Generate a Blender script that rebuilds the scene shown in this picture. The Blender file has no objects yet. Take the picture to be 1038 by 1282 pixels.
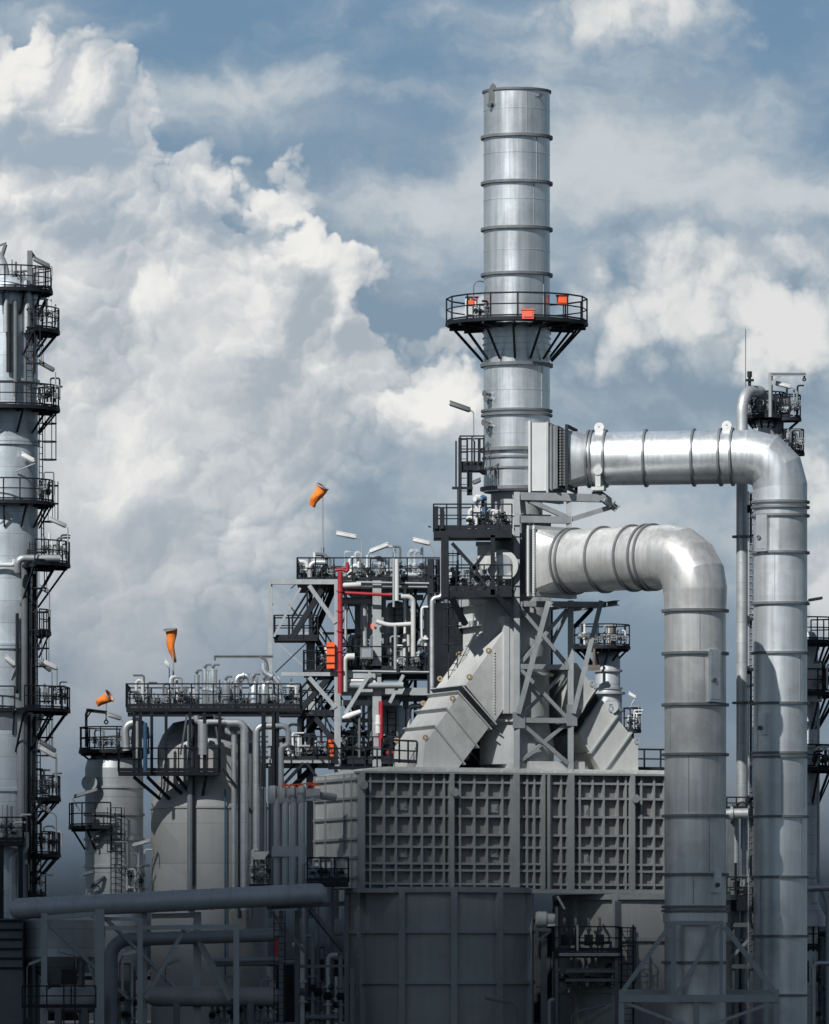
import bpy, math, random
from mathutils import Vector, Matrix
V = Vector
R = math.radians
sc = bpy.context.scene
COL = sc.collection
rnd = random.Random(7)
# ------------------------------------------------------------------ camera
D, FPX, YH, CZ = 320.0, 8640.0, 1230.0, 2.0      # distance to the reference plane y=0, focal length in photo pixels, horizon row, eye height


def P(X, Y, y=0.0):
    k = (D + y) / FPX
    return V(((X - 519.0) * k, y, CZ - (Y - YH) * k))


def Lm(px, y=0.0):
    return px * (D + y) / FPX


# ------------------------------------------------------------------ materials
def nod(nt, t, **kw):
    n = nt.nodes.new(t)
    for k, v in kw.items():
        setattr(n, k, v)
    return n


def mat(name, col, metal=0.0, rough=0.5, var=0.12, scale=1.0, streak=0.0, bump=0.0, seam=None, vseam=None, spec=0.5, dirt=None, dirt_amt=0.0, ovar=0.05, plates=None):
    m = bpy.data.materials.new(name)
    m.use_nodes = True
    nt = m.node_tree
    b = nt.nodes['Principled BSDF']
    b.inputs['Metallic'].default_value = metal
    b.inputs['Specular IOR Level'].default_value = spec
    geo = nod(nt, 'ShaderNodeNewGeometry')
    mp = nod(nt, 'ShaderNodeMapping')
    nt.links.new(geo.outputs['Position'], mp.inputs['Vector'])
    n1 = nod(nt, 'ShaderNodeTexNoise')
    n1.inputs['Scale'].default_value = scale
    n1.inputs['Detail'].default_value = 6
    n1.inputs['Roughness'].default_value = 0.62
    nt.links.new(mp.outputs[0], n1.inputs['Vector'])
    cur = n1.outputs['Fac']
    if streak:
        mp2 = nod(nt, 'ShaderNodeMapping')
        mp2.inputs['Scale'].default_value = (5.0, 5.0, 0.22)
        nt.links.new(geo.outputs['Position'], mp2.inputs['Vector'])
        n2 = nod(nt, 'ShaderNodeTexNoise')
        n2.inputs['Scale'].default_value = 1.0
        n2.inputs['Detail'].default_value = 4
        nt.links.new(mp2.outputs[0], n2.inputs['Vector'])
        mx = nod(nt, 'ShaderNodeMix', data_type='FLOAT')
        mx.inputs[0].default_value = streak
        nt.links.new(cur, mx.inputs[2])
        nt.links.new(n2.outputs['Fac'], mx.inputs[3])
        cur = mx.outputs[0]
    rp = nod(nt, 'ShaderNodeMapRange')
    rp.inputs[1].default_value = 0.3
    rp.inputs[2].default_value = 0.7
    rp.inputs[3].default_value = 1 - var
    rp.inputs[4].default_value = 1 + var
    nt.links.new(cur, rp.inputs[0])
    val = rp.outputs[0]
    sx = nod(nt, 'ShaderNodeSeparateXYZ')
    nt.links.new(geo.outputs['Position'], sx.inputs[0])
    height = None
    if seam:                                           # lap seams of cladding or plate courses
        per, wd, dk = seam
        a = nod(nt, 'ShaderNodeMath', operation='MULTIPLY')
        a.inputs[1].default_value = 1 / per
        nt.links.new(sx.outputs[2], a.inputs[0])
        f = nod(nt, 'ShaderNodeMath', operation='FRACT')
        nt.links.new(a.outputs[0], f.inputs[0])
        l = nod(nt, 'ShaderNodeMath', operation='LESS_THAN')
        l.inputs[1].default_value = wd / per
        nt.links.new(f.outputs[0], l.inputs[0])
        fl = nod(nt, 'ShaderNodeMath', operation='FLOOR')
        nt.links.new(a.outputs[0], fl.inputs[0])
        wn = nod(nt, 'ShaderNodeTexWhiteNoise', noise_dimensions='1D')
        nt.links.new(fl.outputs[0], wn.inputs['W'])
        r2 = nod(nt, 'ShaderNodeMapRange')             # each course its own sheet, a touch lighter or darker
        r2.inputs[3].default_value = 0.93
        r2.inputs[4].default_value = 1.06
        nt.links.new(wn.outputs['Value'], r2.inputs[0])
        q = nod(nt, 'ShaderNodeMath', operation='MULTIPLY')
        nt.links.new(val, q.inputs[0])
        nt.links.new(r2.outputs[0], q.inputs[1])
        s = nod(nt, 'ShaderNodeMath', operation='MULTIPLY_ADD')
        s.inputs[1].default_value = -dk
        s.inputs[2].default_value = 1.0
        nt.links.new(l.outputs[0], s.inputs[0])
        q2 = nod(nt, 'ShaderNodeMath', operation='MULTIPLY')
        nt.links.new(q.outputs[0], q2.inputs[0])
        nt.links.new(s.outputs[0], q2.inputs[1])
        val = q2.outputs[0]
    if plates:                                         # single sheets, each a little different, some replaced
        sx2 = nod(nt, 'ShaderNodeTexVoronoi', feature='F1', distance='CHEBYCHEV')
        sx2.inputs['Scale'].default_value = 1.0
        sx2.inputs['Randomness'].default_value = .75
        mpp = nod(nt, 'ShaderNodeMapping')
        mpp.inputs['Scale'].default_value = plates
        nt.links.new(geo.outputs['Position'], mpp.inputs['Vector'])
        nt.links.new(mpp.outputs[0], sx2.inputs['Vector'])
        bw = nod(nt, 'ShaderNodeSeparateColor')
        nt.links.new(sx2.outputs['Color'], bw.inputs[0])
        rp3 = nod(nt, 'ShaderNodeMapRange')
        rp3.inputs[3].default_value = .92
        rp3.inputs[4].default_value = 1.06
        nt.links.new(bw.outputs[0], rp3.inputs[0])
        qp = nod(nt, 'ShaderNodeMath', operation='MULTIPLY')
        nt.links.new(val, qp.inputs[0])
        nt.links.new(rp3.outputs[0], qp.inputs[1])
        val = qp.outputs[0]
    oi = nod(nt, 'ShaderNodeObjectInfo')
    ro = nod(nt, 'ShaderNodeMapRange')
    ro.inputs[3].default_value = 1 - ovar
    ro.inputs[4].default_value = 1 + ovar * .8
    nt.links.new(oi.outputs['Random'], ro.inputs[0])
    qo = nod(nt, 'ShaderNodeMath', operation='MULTIPLY')
    nt.links.new(val, qo.inputs[0])
    nt.links.new(ro.outputs[0], qo.inputs[1])
    val = qo.outputs[0]
    if isinstance(col, (int, float)):
        col = (col, col, col)
    mc = nod(nt, 'ShaderNodeMix', data_type='RGBA', blend_type='MULTIPLY')
    mc.inputs[0].default_value = 1
    mc.inputs[6].default_value = (*col, 1)
    nt.links.new(val, mc.inputs[7])
    out = mc.outputs[2]
    if dirt:
        n3 = nod(nt, 'ShaderNodeTexNoise')
        n3.inputs['Scale'].default_value = scale * 0.45
        n3.inputs['Detail'].default_value = 8
        n3.inputs['Roughness'].default_value = 0.7
        nt.links.new(mp.outputs[0], n3.inputs['Vector'])
        r3 = nod(nt, 'ShaderNodeMapRange')
        r3.inputs[1].default_value = 0.5
        r3.inputs[2].default_value = 0.72
        r3.inputs[4].default_value = dirt_amt
        nt.links.new(n3.outputs['Fac'], r3.inputs[0])
        md = nod(nt, 'ShaderNodeMix', data_type='RGBA')
        nt.links.new(r3.outputs[0], md.inputs[0])
        nt.links.new(out, md.inputs[6])
        md.inputs[7].default_value = (*dirt, 1)
        out = md.outputs[2]
    nt.links.new(out, b.inputs['Base Color'])
    rr = nod(nt, 'ShaderNodeMapRange')
    rr.inputs[1].default_value = 0.3
    rr.inputs[2].default_value = 0.7
    rr.inputs[3].default_value = max(0.05, rough - 0.07)
    rr.inputs[4].default_value = min(1, rough + 0.09)
    nt.links.new(cur, rr.inputs[0])
    nt.links.new(rr.outputs[0], b.inputs['Roughness'])
    if bump:
        bp = nod(nt, 'ShaderNodeBump')
        bp.inputs['Strength'].default_value = 0.6
        bp.inputs['Distance'].default_value = bump
        n4 = nod(nt, 'ShaderNodeTexNoise')
        n4.inputs['Scale'].default_value = 0.9
        n4.inputs['Detail'].default_value = 3
        nt.links.new(mp.outputs[0], n4.inputs['Vector'])
        nt.links.new(n4.outputs['Fac'], bp.inputs['Height'])
        nt.links.new(bp.outputs[0], b.inputs['Normal'])
    return m


M = {}
M['galv'] = mat('galvanised_plate', (0.83, 0.885, 0.915), 0.82, 0.37, 0.15, 0.9, 0.7, 0.016, dirt=(0.52, 0.55, 0.57), dirt_amt=0.7, ovar=0.09)
M['duct'] = mat('duct_cladding', (0.74, 0.785, 0.81), 0.70, 0.38, 0.15, 0.7, 0.55, 0.018, dirt=(0.40, 0.41, 0.405), dirt_amt=0.75, ovar=0.07, plates=(.0, .35, .45))
M['clad'] = mat('insulation_cladding', (0.50, 0.53, 0.55), 0.45, 0.5, 0.10, 0.8, 0.5, 0.01, seam=(0.9, 0.035, 0.35), dirt=(0.33, 0.35, 0.36), dirt_amt=0.5, ovar=0.06, plates=(.9, .9, .7))
M['colmn'] = mat('column_cladding', (0.62, 0.69, 0.74), 0.55, 0.44, 0.12, 0.8, 0.55, 0.012, seam=(1.05, 0.03, 0.3), dirt=(0.28, 0.32, 0.36), dirt_amt=0.5, ovar=0.08, plates=(.8, .8, .6))
M['vessel'] = mat('vessel_cladding', (0.50, 0.51, 0.50), 0.15, 0.55, 0.07, 0.6, 0.4, 0.01, seam=(1.9, 0.04, 0.2), dirt=(0.33, 0.33, 0.32), dirt_amt=0.35, ovar=0.05, plates=(.55, .55, .52))
M['paint'] = mat('grey_painted_steel', (0.40, 0.42, 0.425), 0.0, 0.5, 0.10, 1.3, 0.3, 0, dirt=(0.26, 0.27, 0.27), dirt_amt=0.5)
M['light'] = mat('pale_painted_plate', (0.54, 0.555, 0.54), 0.0, 0.55, 0.12, 1.1, 0.4, 0.006, dirt=(0.31, 0.325, 0.30), dirt_amt=0.75)
M['box'] = mat('grey_furnace_plate', (0.32, 0.34, 0.345), 0.0, 0.55, 0.10, 1.2, 0.4, 0, dirt=(0.22, 0.225, 0.22), dirt_amt=0.5)
M['panel'] = mat('furnace_infill_sheet', (0.26, 0.258, 0.252), 0.0, 0.6, 0.2, 1.6, 0.4, 0, dirt=(0.24, 0.23, 0.22), dirt_amt=0.5)
M['drum'] = mat('grey_drum_plate', (0.33, 0.34, 0.34), 0.0, 0.55, 0.10, 0.9, 0.5, 0.01, dirt=(0.2, 0.205, 0.205), dirt_amt=0.5, ovar=0.05, plates=(.5, .5, .5))
M['ringm'] = mat('shade_and_seal_ring', (0.19, 0.205, 0.215), 0.3, 0.5, 0.2, 1.5)  # dark tone paints underside shadow together with the dark sealing
M['duct2'] = mat('weathered_duct_cladding', (0.71, 0.715, 0.70), 0.52, 0.41, 0.2, 0.55, 0.5, 0.02, seam=None, dirt=(0.36, 0.355, 0.34), dirt_amt=0.7, ovar=0.08, plates=(.9, .9, .7))
M['pale'] = mat('pale_cool_plate', (0.56, 0.58, 0.585), 0.1, 0.5, 0.06, 1.0, 0.4, 0.004, dirt=(0.42, 0.43, 0.43), dirt_amt=0.4)
M['dark'] = mat('dark_steel', (0.017, 0.021, 0.027), 0.0, 0.55, 0.25, 1.5, spec=0.25)
M['mid'] = mat('weathered_steel', (0.14, 0.155, 0.165), 0.1, 0.5, 0.2, 1.5, 0.3)
M['steel'] = mat('galvanised_member', (0.36, 0.385, 0.40), 0.3, 0.5, 0.14, 1.5, 0.3)
M['pipe'] = mat('pipe_cladding', (0.52, 0.545, 0.56), 0.5, 0.42, 0.10, 2.0, 0.2, seam=(0.95, 0.025, 0.25))
M['pgrey'] = mat('grey_pipe', (0.27, 0.30, 0.32), 0.1, 0.5, 0.12, 1.4, 0.0, dirt=(0.2, 0.21, 0.22), dirt_amt=0.4)
M['trunk'] = mat('trunk_pipe_cladding', (0.44, 0.47, 0.49), 0.2, 0.5, 0.10, 1.2, 0.2, dirt=(0.33, 0.35, 0.36), dirt_amt=0.5)
M['white'] = mat('white_paint', (0.66, 0.67, 0.67), 0.0, 0.4, 0.12, 2.0)
M['black'] = mat('black_rubber', (0.012, 0.013, 0.016), 0.0, 0.6, 0.2, 3.0)
M['orange'] = mat('orange_paint', (0.85, 0.12, 0.025), 0.0, 0.45, 0.10, 2.0)
M['coral'] = mat('coral_paint', (0.88, 0.16, 0.10), 0.0, 0.45, 0.08, 2.0)
M['sock'] = mat('orange_cloth', (0.92, 0.24, 0.03), 0.0, 0.85, 0.22, 3.0, 0.3)
M['red'] = mat('red_pipe_paint', (0.34, 0.022, 0.034), 0.0, 0.45, 0.12, 2.0)
M['blue'] = mat('blue_paint', (0.05, 0.13, 0.23), 0.0, 0.45, 0.12, 2.0)
M['yellow'] = mat('ochre_paint', (0.42, 0.31, 0.17), 0.0, 0.55, 0.15, 2.0)
M['rust'] = mat('brown_stack', (0.16, 0.13, 0.11), 0.2, 0.6, 0.2, 2.0)
M['ground'] = mat('oily_concrete', (0.045, 0.047, 0.05), 0.0, 0.8, 0.25, 0.15, dirt=(0.03, 0.03, 0.032), dirt_amt=0.8)


# ------------------------------------------------------------------ mesh builder
def frame_of(d):
    d = d.normalized()
    up = V((0, 0, 1)) if abs(d.z) < 0.95 else V((0, 1, 0))
    s = d.cross(up).normalized()
    return d, s, s.cross(d).normalized()


class MB:
    def __init__(s):
        s.v, s.f = [], []

    def add(s, vs, fs):
        b = len(s.v)
        s.v += [V(x) for x in vs]
        s.f += [tuple(b + i for i in f) for f in fs]
        return s

    def box(s, c, hx, hy, hz, ax=None):
        c = V(c)
        X, Y, Z = ax or (V((1, 0, 0)), V((0, 1, 0)), V((0, 0, 1)))
        vs = [c + X * (hx * i) + Y * (hy * j) + Z * (hz * k) for i in (-1, 1) for j in (-1, 1) for k in (-1, 1)]
        return s.add(vs, [(0, 1, 3, 2), (4, 6, 7, 5), (0, 4, 5, 1), (2, 3, 7, 6), (0, 2, 6, 4), (1, 5, 7, 3)])

    def bar(s, a, b, w, h=None):
        h = h or w
        a, b = V(a), V(b)
        d, sx, up = frame_of(b - a)
        return s.box((a + b) / 2, (b - a).length / 2, w / 2, h / 2, (d, sx, up))

    def ibeam(s, a, b, w, h=None, t=0.05, side=None):
        h = h or w
        a, b = V(a), V(b)
        d, sx, up = frame_of(b - a)
        if side is not None:
            up = (side - d * side.dot(d)).normalized()
            sx = up.cross(d)
        w2, h2 = w / 2, h / 2
        pr = [(-w2, -h2), (w2, -h2), (w2, -h2 + t), (t / 2, -h2 + t), (t / 2, h2 - t), (w2, h2 - t), (w2, h2), (-w2, h2), (-w2, h2 - t), (-t / 2, h2 - t), (-t / 2, -h2 + t), (-w2, -h2 + t)]
        n = len(pr)
        vs = [q + sx * x + up * y for q in (a, b) for x, y in pr]
        return s.add(vs, [(i, (i + 1) % n, n + (i + 1) % n, n + i) for i in range(n)] + [tuple(range(n - 1, -1, -1)), tuple(range(n, 2 * n))])

    def tube(s, pts, r, seg=8, cap=True, r2=None, rot=0.0):
        pts = [V(p) for p in pts]
        n = len(pts)
        ds = [(pts[i + 1] - pts[i]).normalized() for i in range(n - 1)]
        d, sx, up = frame_of(ds[0])
        rs = r if isinstance(r, (list, tuple)) else [r] * n
        dirs = [sx * math.cos(2 * math.pi * (i + .5 + rot) / seg) + up * math.sin(2 * math.pi * (i + .5 + rot) / seg) for i in range(seg)]
        vs = [pts[0] + q * rs[0] for q in dirs]
        prev = dirs
        for i in range(1, n):
            din = ds[i - 1]
            nrm = (din + ds[i]).normalized() if i < n - 1 else din
            cur = []
            for q in prev:
                w = q * rs[i]
                t = -(w.dot(nrm)) / max(0.2, din.dot(nrm))
                vs.append(pts[i] + w + din * t)
            if i < n - 1:
                rotq = din.rotation_difference(ds[i])
                prev = [rotq @ q for q in prev]
        fs = []
        for i in range(n - 1):
            for j in range(seg):
                a, b2 = i * seg + j, i * seg + (j + 1) % seg
                fs.append((a, b2, b2 + seg, a + seg))
        if cap:
            fs += [tuple(range(seg - 1, -1, -1)), tuple((n - 1) * seg + j for j in range(seg))]
        return s.add(vs, fs)

    def lathe(s, prof, c, axis=(0, 0, 1), seg=32, a0=0.0, a1=360.0, ref=None, closed=False):
        """prof: (radius, height along axis) pairs; swept about the axis through c"""
        c, ax = V(c), V(axis).normalized()
        if ref is None:
            ref = V((1, 0, 0)) if abs(ax.x) < 0.9 else V((0, 1, 0))
        e1 = (V(ref) - ax * V(ref).dot(ax)).normalized()
        e2 = ax.cross(e1)
        full = abs(a1 - a0) > 359.9
        k = seg if full else seg + 1
        n = len(prof)
        vs = []
        for i in range(k):
            t = R(a0 + (a1 - a0) * i / seg)
            e = e1 * math.cos(t) + e2 * math.sin(t)
            vs += [c + e * r + ax * h for r, h in prof]
        fs = []
        for i in range(seg):
            a, b = i * n, ((i + 1) % k) * n
            for j in range(n if closed else n - 1):
                j2 = (j + 1) % n
                fs.append((a + j, b + j, b + j2, a + j2))
        if closed and not full:
            fs += [tuple(range(n)), tuple((k - 1) * n + j for j in range(n - 1, -1, -1))]
        return s.add(vs, fs)

    def cyl(s, a, b, r, seg=16):
        return s.tube([a, b], r, seg)

    def ring(s, c, axis, r0, r1, h, seg=48, a0=0, a1=360, ref=None):
        return s.lathe([(r0, -h / 2), (r1, -h / 2), (r1, h / 2), (r0, h / 2)], c, axis, seg, a0, a1, ref, True)

    def sphere(s, c, r, seg=12, sq=1.0):
        return s.lathe([(max(1e-3, r * math.sin(math.pi * i / 8)), -r * sq * math.cos(math.pi * i / 8)) for i in range(9)], c, (0, 0, 1), seg)

    def prism(s, poly, d):
        n = len(poly)
        d = V(d)
        vs = [V(p) for p in poly] + [V(p) + d for p in poly]
        return s.add(vs, [tuple(range(n)), tuple(range(2 * n - 1, n - 1, -1))] + [(i, n + i, n + (i + 1) % n, (i + 1) % n) for i in range(n)])


OFF = {}


def link(name, mb, m, parent=None, loc=None, sharp=35.0):
    off = OFF[parent.name] if parent is not None else (V(loc) if loc is not None else V((0, 0, 0)))
    me = bpy.data.meshes.new(name)
    me.from_pydata([v - off for v in mb.v], [], mb.f)
    me.validate()
    import bmesh
    bm = bmesh.new()
    bm.from_mesh(me)
    bmesh.ops.recalc_face_normals(bm, faces=bm.faces)
    bm.to_mesh(me)
    bm.free()
    me.shade_smooth()
    me.set_sharp_from_angle(angle=R(sharp))
    me.materials.append(M[m] if isinstance(m, str) else m)
    o = bpy.data.objects.new(name, me)
    COL.objects.link(o)
    if parent is not None:
        o.parent = parent
    elif loc is not None:
        o.location = off
    OFF[o.name] = off
    return o


def thing(name, label, cat, loc, group=None):
    o = bpy.data.objects.new(name, None)
    o.empty_display_size = 0.5
    COL.objects.link(o)
    o.location = loc
    o['label'], o['category'], o['kind'] = label, cat, 'thing'
    if group:
        o['group'] = group
    OFF[o.name] = V(loc)
    return o


def solo(name, mb, m, label, cat, loc, group=None):
    o = link(name, mb, m, None, loc)
    o['label'], o['category'], o['kind'] = label, cat, 'thing'
    if group:
        o['group'] = group
    return o


def structure(name, mb, m):
    o = link(name, mb, m)
    o['kind'] = 'structure'
    return o


def fillet(pts, r, k=5):
    pts = [V(p) for p in pts]
    out = [pts[0]]
    for i in range(1, len(pts) - 1):
        a, b, c = pts[i - 1], pts[i], pts[i + 1]
        d1, d2 = (a - b), (c - b)
        rr = min(r, d1.length * .49, d2.length * .49)
        d1.normalize(); d2.normalize()
        ang = d1.angle(d2)
        if ang > 3.0:
            out.append(b)
            continue
        t = rr                                   # tangent length
        rad = t * math.tan(ang / 2)
        cen = b + (d1 + d2).normalized() * (rad / math.sin(ang / 2))
        s0, s1 = b + d1 * t - cen, b + d2 * t - cen
        for j in range(k + 1):
            q = j / k
            tot = s0.angle(s1)
            out.append(cen + (s0 * math.sin((1 - q) * tot) + s1 * math.sin(q * tot)) / math.sin(tot))
    out.append(pts[-1])
    return out


# ------------------------------------------------------------------ kit of plant pieces
def railing(mb, pts, h=1.1, sp=1.15, closed=False, toe=True, r=0.034):
    pts = [V(p) for p in pts]
    if closed:
        pts = pts + [pts[0]]
    up = V((0, 0, 1))
    for i in range(len(pts) - 1):
        a, b = pts[i], pts[i + 1]
        mb.tube([a + up * h, b + up * h], r, 6)
        mb.tube([a + up * h * .55, b + up * h * .55], r * .8, 6)
        if toe:
            mb.bar(a + up * .09, b + up * .09, .02, .16)
        n = max(1, round((b - a).length / sp))
        for j in range(n + (1 if i == len(pts) - 2 and not closed else 0)):
            q = a.lerp(b, j / n)
            mb.tube([q, q + up * h], r * 1.1, 6)
    return mb


def arc_pts(c, r, a0, a1, n, z=None):
    return [V((c[0] + r * math.cos(R(a0 + (a1 - a0) * i / n)), c[1] + r * math.sin(R(a0 + (a1 - a0) * i / n)), c[2] if z is None else z)) for i in range(n + 1)]


def ring_platform(par, c, z, r0, r1, a0, a1, m='dark', rm='dark', brk=True, seg=None, name='platform', bl=1.0, sp=1.1, h=1.1, r=.034):
    n = seg or max(4, int(abs(a1 - a0) / 12))
    full = abs(a1 - a0) > 359
    mb = MB()
    cc = (c[0], c[1], z)
    mb.lathe([(r0, -.04), (r1, -.04), (r1, .04), (r0, .04)], cc, seg=n, a0=a0, a1=a1, closed=True)
    mb.ring((c[0], c[1], z - .06), (0, 0, 1), r1 - .05, r1 + .02, .16, n, a0, a1)
    if brk:
        k = max(2, round(abs(a1 - a0) / 30))
        for i in range(k + (0 if full else 1)):
            a = R(a0 + (a1 - a0) * (i + (0 if not full else .5)) / k)
            e = V((math.cos(a), math.sin(a), 0))
            p0 = V(cc)
            mb.bar(p0 + e * r0 + V((0, 0, -.15)), p0 + e * (r1 - .05) + V((0, 0, -.15)), .09, .16)
            mb.bar(p0 + e * r0 + V((0, 0, -.1 - bl)), p0 + e * (r1 - .15) + V((0, 0, -.2)), .08)
    pl = link(name, mb, m, par)
    rb = MB()
    pts = arc_pts(cc, r1 - .04, a0, a1, n)
    up = V((0, 0, 1))
    for q in ((h, r), (h * .55, r * .8)):
        rb.tube([p + up * q[0] for p in pts], q[1], 6)
    rb.tube([p + up * .1 for p in pts], .05, 4, rot=.0)
    ln = R(abs(a1 - a0)) * r1
    k = max(2, round(ln / sp))
    for i in range(k + 1):
        a = R(a0 + (a1 - a0) * i / k)
        q = V((c[0] + (r1 - .04) * math.cos(a), c[1] + (r1 - .04) * math.sin(a), z))
        rb.tube([q, q + up * h], r * 1.1, 6)
    link('railing', rb, rm, pl)
    return pl


def ladder(mb, p, z0, z1, ang, cage=True, w=.42):
    """vertical ladder at p, climber on the side ang (degrees)"""
    n = V((math.cos(R(ang)), math.sin(R(ang)), 0))
    s = V((-n.y, n.x, 0))
    p = V((p[0], p[1], 0))
    for k in (-1, 1):
        q = p + s * (k * w / 2)
        mb.bar(q + V((0, 0, z0)), q + V((0, 0, z1)), .05)
    z = z0 + .2
    while z < z1:
        mb.tube([p - s * (w / 2) + V((0, 0, z)), p + s * (w / 2) + V((0, 0, z))], .018, 5)
        z += .3
    if cage:
        z = z0 + 2.0
        while z <= z1 + .01:
            mb.tube([p + n * (.38 - .38 * math.cos(t)) + s * (.40 * math.sin(t)) + V((0, 0, z)) for t in [R(-150 + 300 * i / 10 + 180) for i in range(11)]], .03, 5)
            z += .85
        for t in (90, 140, 180, 220, 270):
            q = p + n * (.38 - .38 * math.cos(R(t))) + s * (.40 * math.sin(R(t)))
            if z1 - z0 > 2:
                mb.bar(q + V((0, 0, z0 + 2)), q + V((0, 0, z1)), .03)
    return mb


def lamp(label, y, base, top, a, b, m='white', pm='steel', r=.11, group='tube lamps on bent poles about the plant', pr=.035):
    """pole from base up to top bending over to a luminaire that runs a -> b (photo pixels at depth y)"""
    B, T, A, E = P(*base, y), P(*top, y), P(*a, y), P(*b, y)
    t = thing('tube_lamp', label, 'lamp', B, group)
    near, far = (A, E) if (A - T).length < (E - T).length else (E, A)
    pts = [B, T] + ([near] if (near - T).length > .1 else [])
    link('pole', MB().tube(fillet(pts, .25, 4) if len(pts) > 2 else pts, pr, 6), pm, t)
    mb = MB()
    d = (far - near).normalized()
    mb.tube([near, near + d * .08, far - d * .08, far], [r * .7, r, r, r * .7], 8)
    mb.bar(near + V((0, .0, r * 1.05)), far + V((0, 0, r * 1.05)), r * 1.5, .05)
    link('luminaire', mb, m, t)
    return t


def windsock(label, y, base, top, mouth, tail, r0, r1, limp=0.0):
    B, T = P(*base, y), P(*top, y)
    t = thing('windsock', label, 'windsock', B, 'orange windsocks above the plant')
    link('pole', MB().tube([B, T], .04, 8), 'steel', t)
    A, E = P(*mouth, y), P(*tail, y)
    ax = E - A
    E = E + V((0, .22, 0))
    ax = E - A
    q_ = random.Random(len(label))
    n, seg = 22, 22
    d, sx_, up_ = frame_of(ax)
    vs, fs = [], []
    for i in range(n):
        q = i / (n - 1)
        c = A.lerp(E, q) + V((math.sin(q * 7 + limp) * .05, math.cos(q * 5) * .05, -limp * .3 * q * q))
        base_r = (r0 + (r1 - r0) * q)
        for k in range(seg):
            t_ = 2 * math.pi * k / seg
            crease = 1 + (.02 + .07 * q) * math.sin(t_ * 3 + q * 9) + (.01 + .03 * q) * math.sin(t_ * 7 - q * 16) + .03 * math.sin(q * 22) * q
            flat = 1 - (.35 * q if limp else .1 * q) * abs(math.sin(t_ + .6))
            vs.append(c + (sx_ * math.cos(t_) + up_ * math.sin(t_)) * (base_r * crease * flat))
    for i in range(n - 1):
        for k in range(seg):
            a_, b_ = i * seg + k, i * seg + (k + 1) % seg
            fs.append((a_, b_, b_ + seg, a_ + seg))
    link('sock', MB().add(vs, fs), 'sock', t, sharp=60)
    hp = MB()
    hp.ring(A, ax, r0 * .98, r0 * 1.1, .06, 20)
    hp.tube([T, A], .025, 6)
    link('hoop', hp, 'steel', t)
    return t


def flange(mb, c, ax, r, w=.08):
    return mb.ring(c, ax, r * .5, r, w, 16)


def handwheel(mb, c, ax, r=.16):
    ax = V(ax).normalized()
    mb.ring(c, ax, r * .82, r, .035, 14)
    d, s, u = frame_of(ax)
    for e in (s, u):
        mb.bar(c - e * r * .9, c + e * r * .9, .025)
    mb.tube([c, c - ax * .3], .025, 5)
    return mb


def manifold(label, x0, x1, y, z, n, hmin=.5, hmax=1.3, seed=1, r=.09, m='pipe', cat='piping', header=True):
    """valve station: a header pipe with risers, flanged valves and handwheels"""
    q = random.Random(seed)
    t = thing('valve_manifold', label, cat, (x0, y, z))
    if header:
        hz = z + q.uniform(.2, .4)
        hb = MB().tube([(x0, y, hz), (x1, y, hz)], r, 10)
        for i in range(3):
            flange(hb, V((x0 + (x1 - x0) * (i + .5) / 3, y, hz)), (1, 0, 0), r * 1.8)
        link('header_pipe', hb, m, t)
    for i in range(n):
        x = x0 + (x1 - x0) * (i + q.uniform(.25, .75)) / n
        h = q.uniform(hmin, hmax)
        rr = r * q.uniform(.5, 1.0)
        yy = y + q.uniform(-.3, .3)
        k = q.random()
        if k < .4:
            pts = fillet([(x, yy, z), (x, yy, z + h), (x + q.choice((-1, 1)) * q.uniform(.25, .6), yy, z + h)], rr * 2.2, 4)
        elif k < .6:
            w = q.choice((-1, 1)) * q.uniform(.3, .5)
            pts = fillet([(x, yy, z), (x, yy, z + h), (x + w, yy, z + h), (x + w, yy, z + .1)], rr * 2.2, 4)
        else:
            pts = [(x, yy, z), (x, yy, z + h)]
        rb = MB().tube(pts, rr, 8)
        flange(rb, V((x, yy, z + h * .3)), (0, 0, 1), rr * 1.9)
        flange(rb, V((x, yy, z + h * .55)), (0, 0, 1), rr * 1.9)
        rp = link('riser_pipe', rb, q.choice((m, m, 'pgrey', 'white', 'mid')), t)
        vb = MB().sphere(V((x, yy, z + h * .42)), rr * 1.9, 10)
        handwheel(vb, V((x, yy - .32, z + h * .42)), (0, -1, 0), q.uniform(.12, .18))
        link('valve', vb, q.choice(('mid', 'dark', 'pgrey', 'dark')), rp)
    return t


def pipe(label, pts, r, m='pipe', bend=None, name='pipe', fl=(), seg=14, cat='pipe', group=None, k=6, sup=None):
    b = fillet(pts, bend or r * 3, k) if len(pts) > 2 else [V(p) for p in pts]
    t = thing(name, label, cat, b[-1] if b[-1].z < b[0].z else b[0], group)
    link('pipe_run', MB().tube(b, r, seg), m, t)
    for c, ax in fl:
        link('flange', MB().ring(c, ax, r * .9, r * 1.45, max(.06, r * .5), 20), m, t)
    return t


def members(t, rows, m='steel', t_=.04):
    """rows: (part name, a, b, width[, material])"""
    for row in rows:
        n, a, b, w = row[:4]
        mm = row[4] if len(row) > 4 else m
        mb = MB()
        if n in ('brace', 'rod', 'stay'):
            mb.bar(a, b, w, w)
        else:
            mb.ibeam(a, b, w, w, min(t_, w * .22), V((0, -1, .02)) if abs((V(b) - V(a)).normalized().y) < .9 else None)
        link(n, mb, mm, t)


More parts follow.
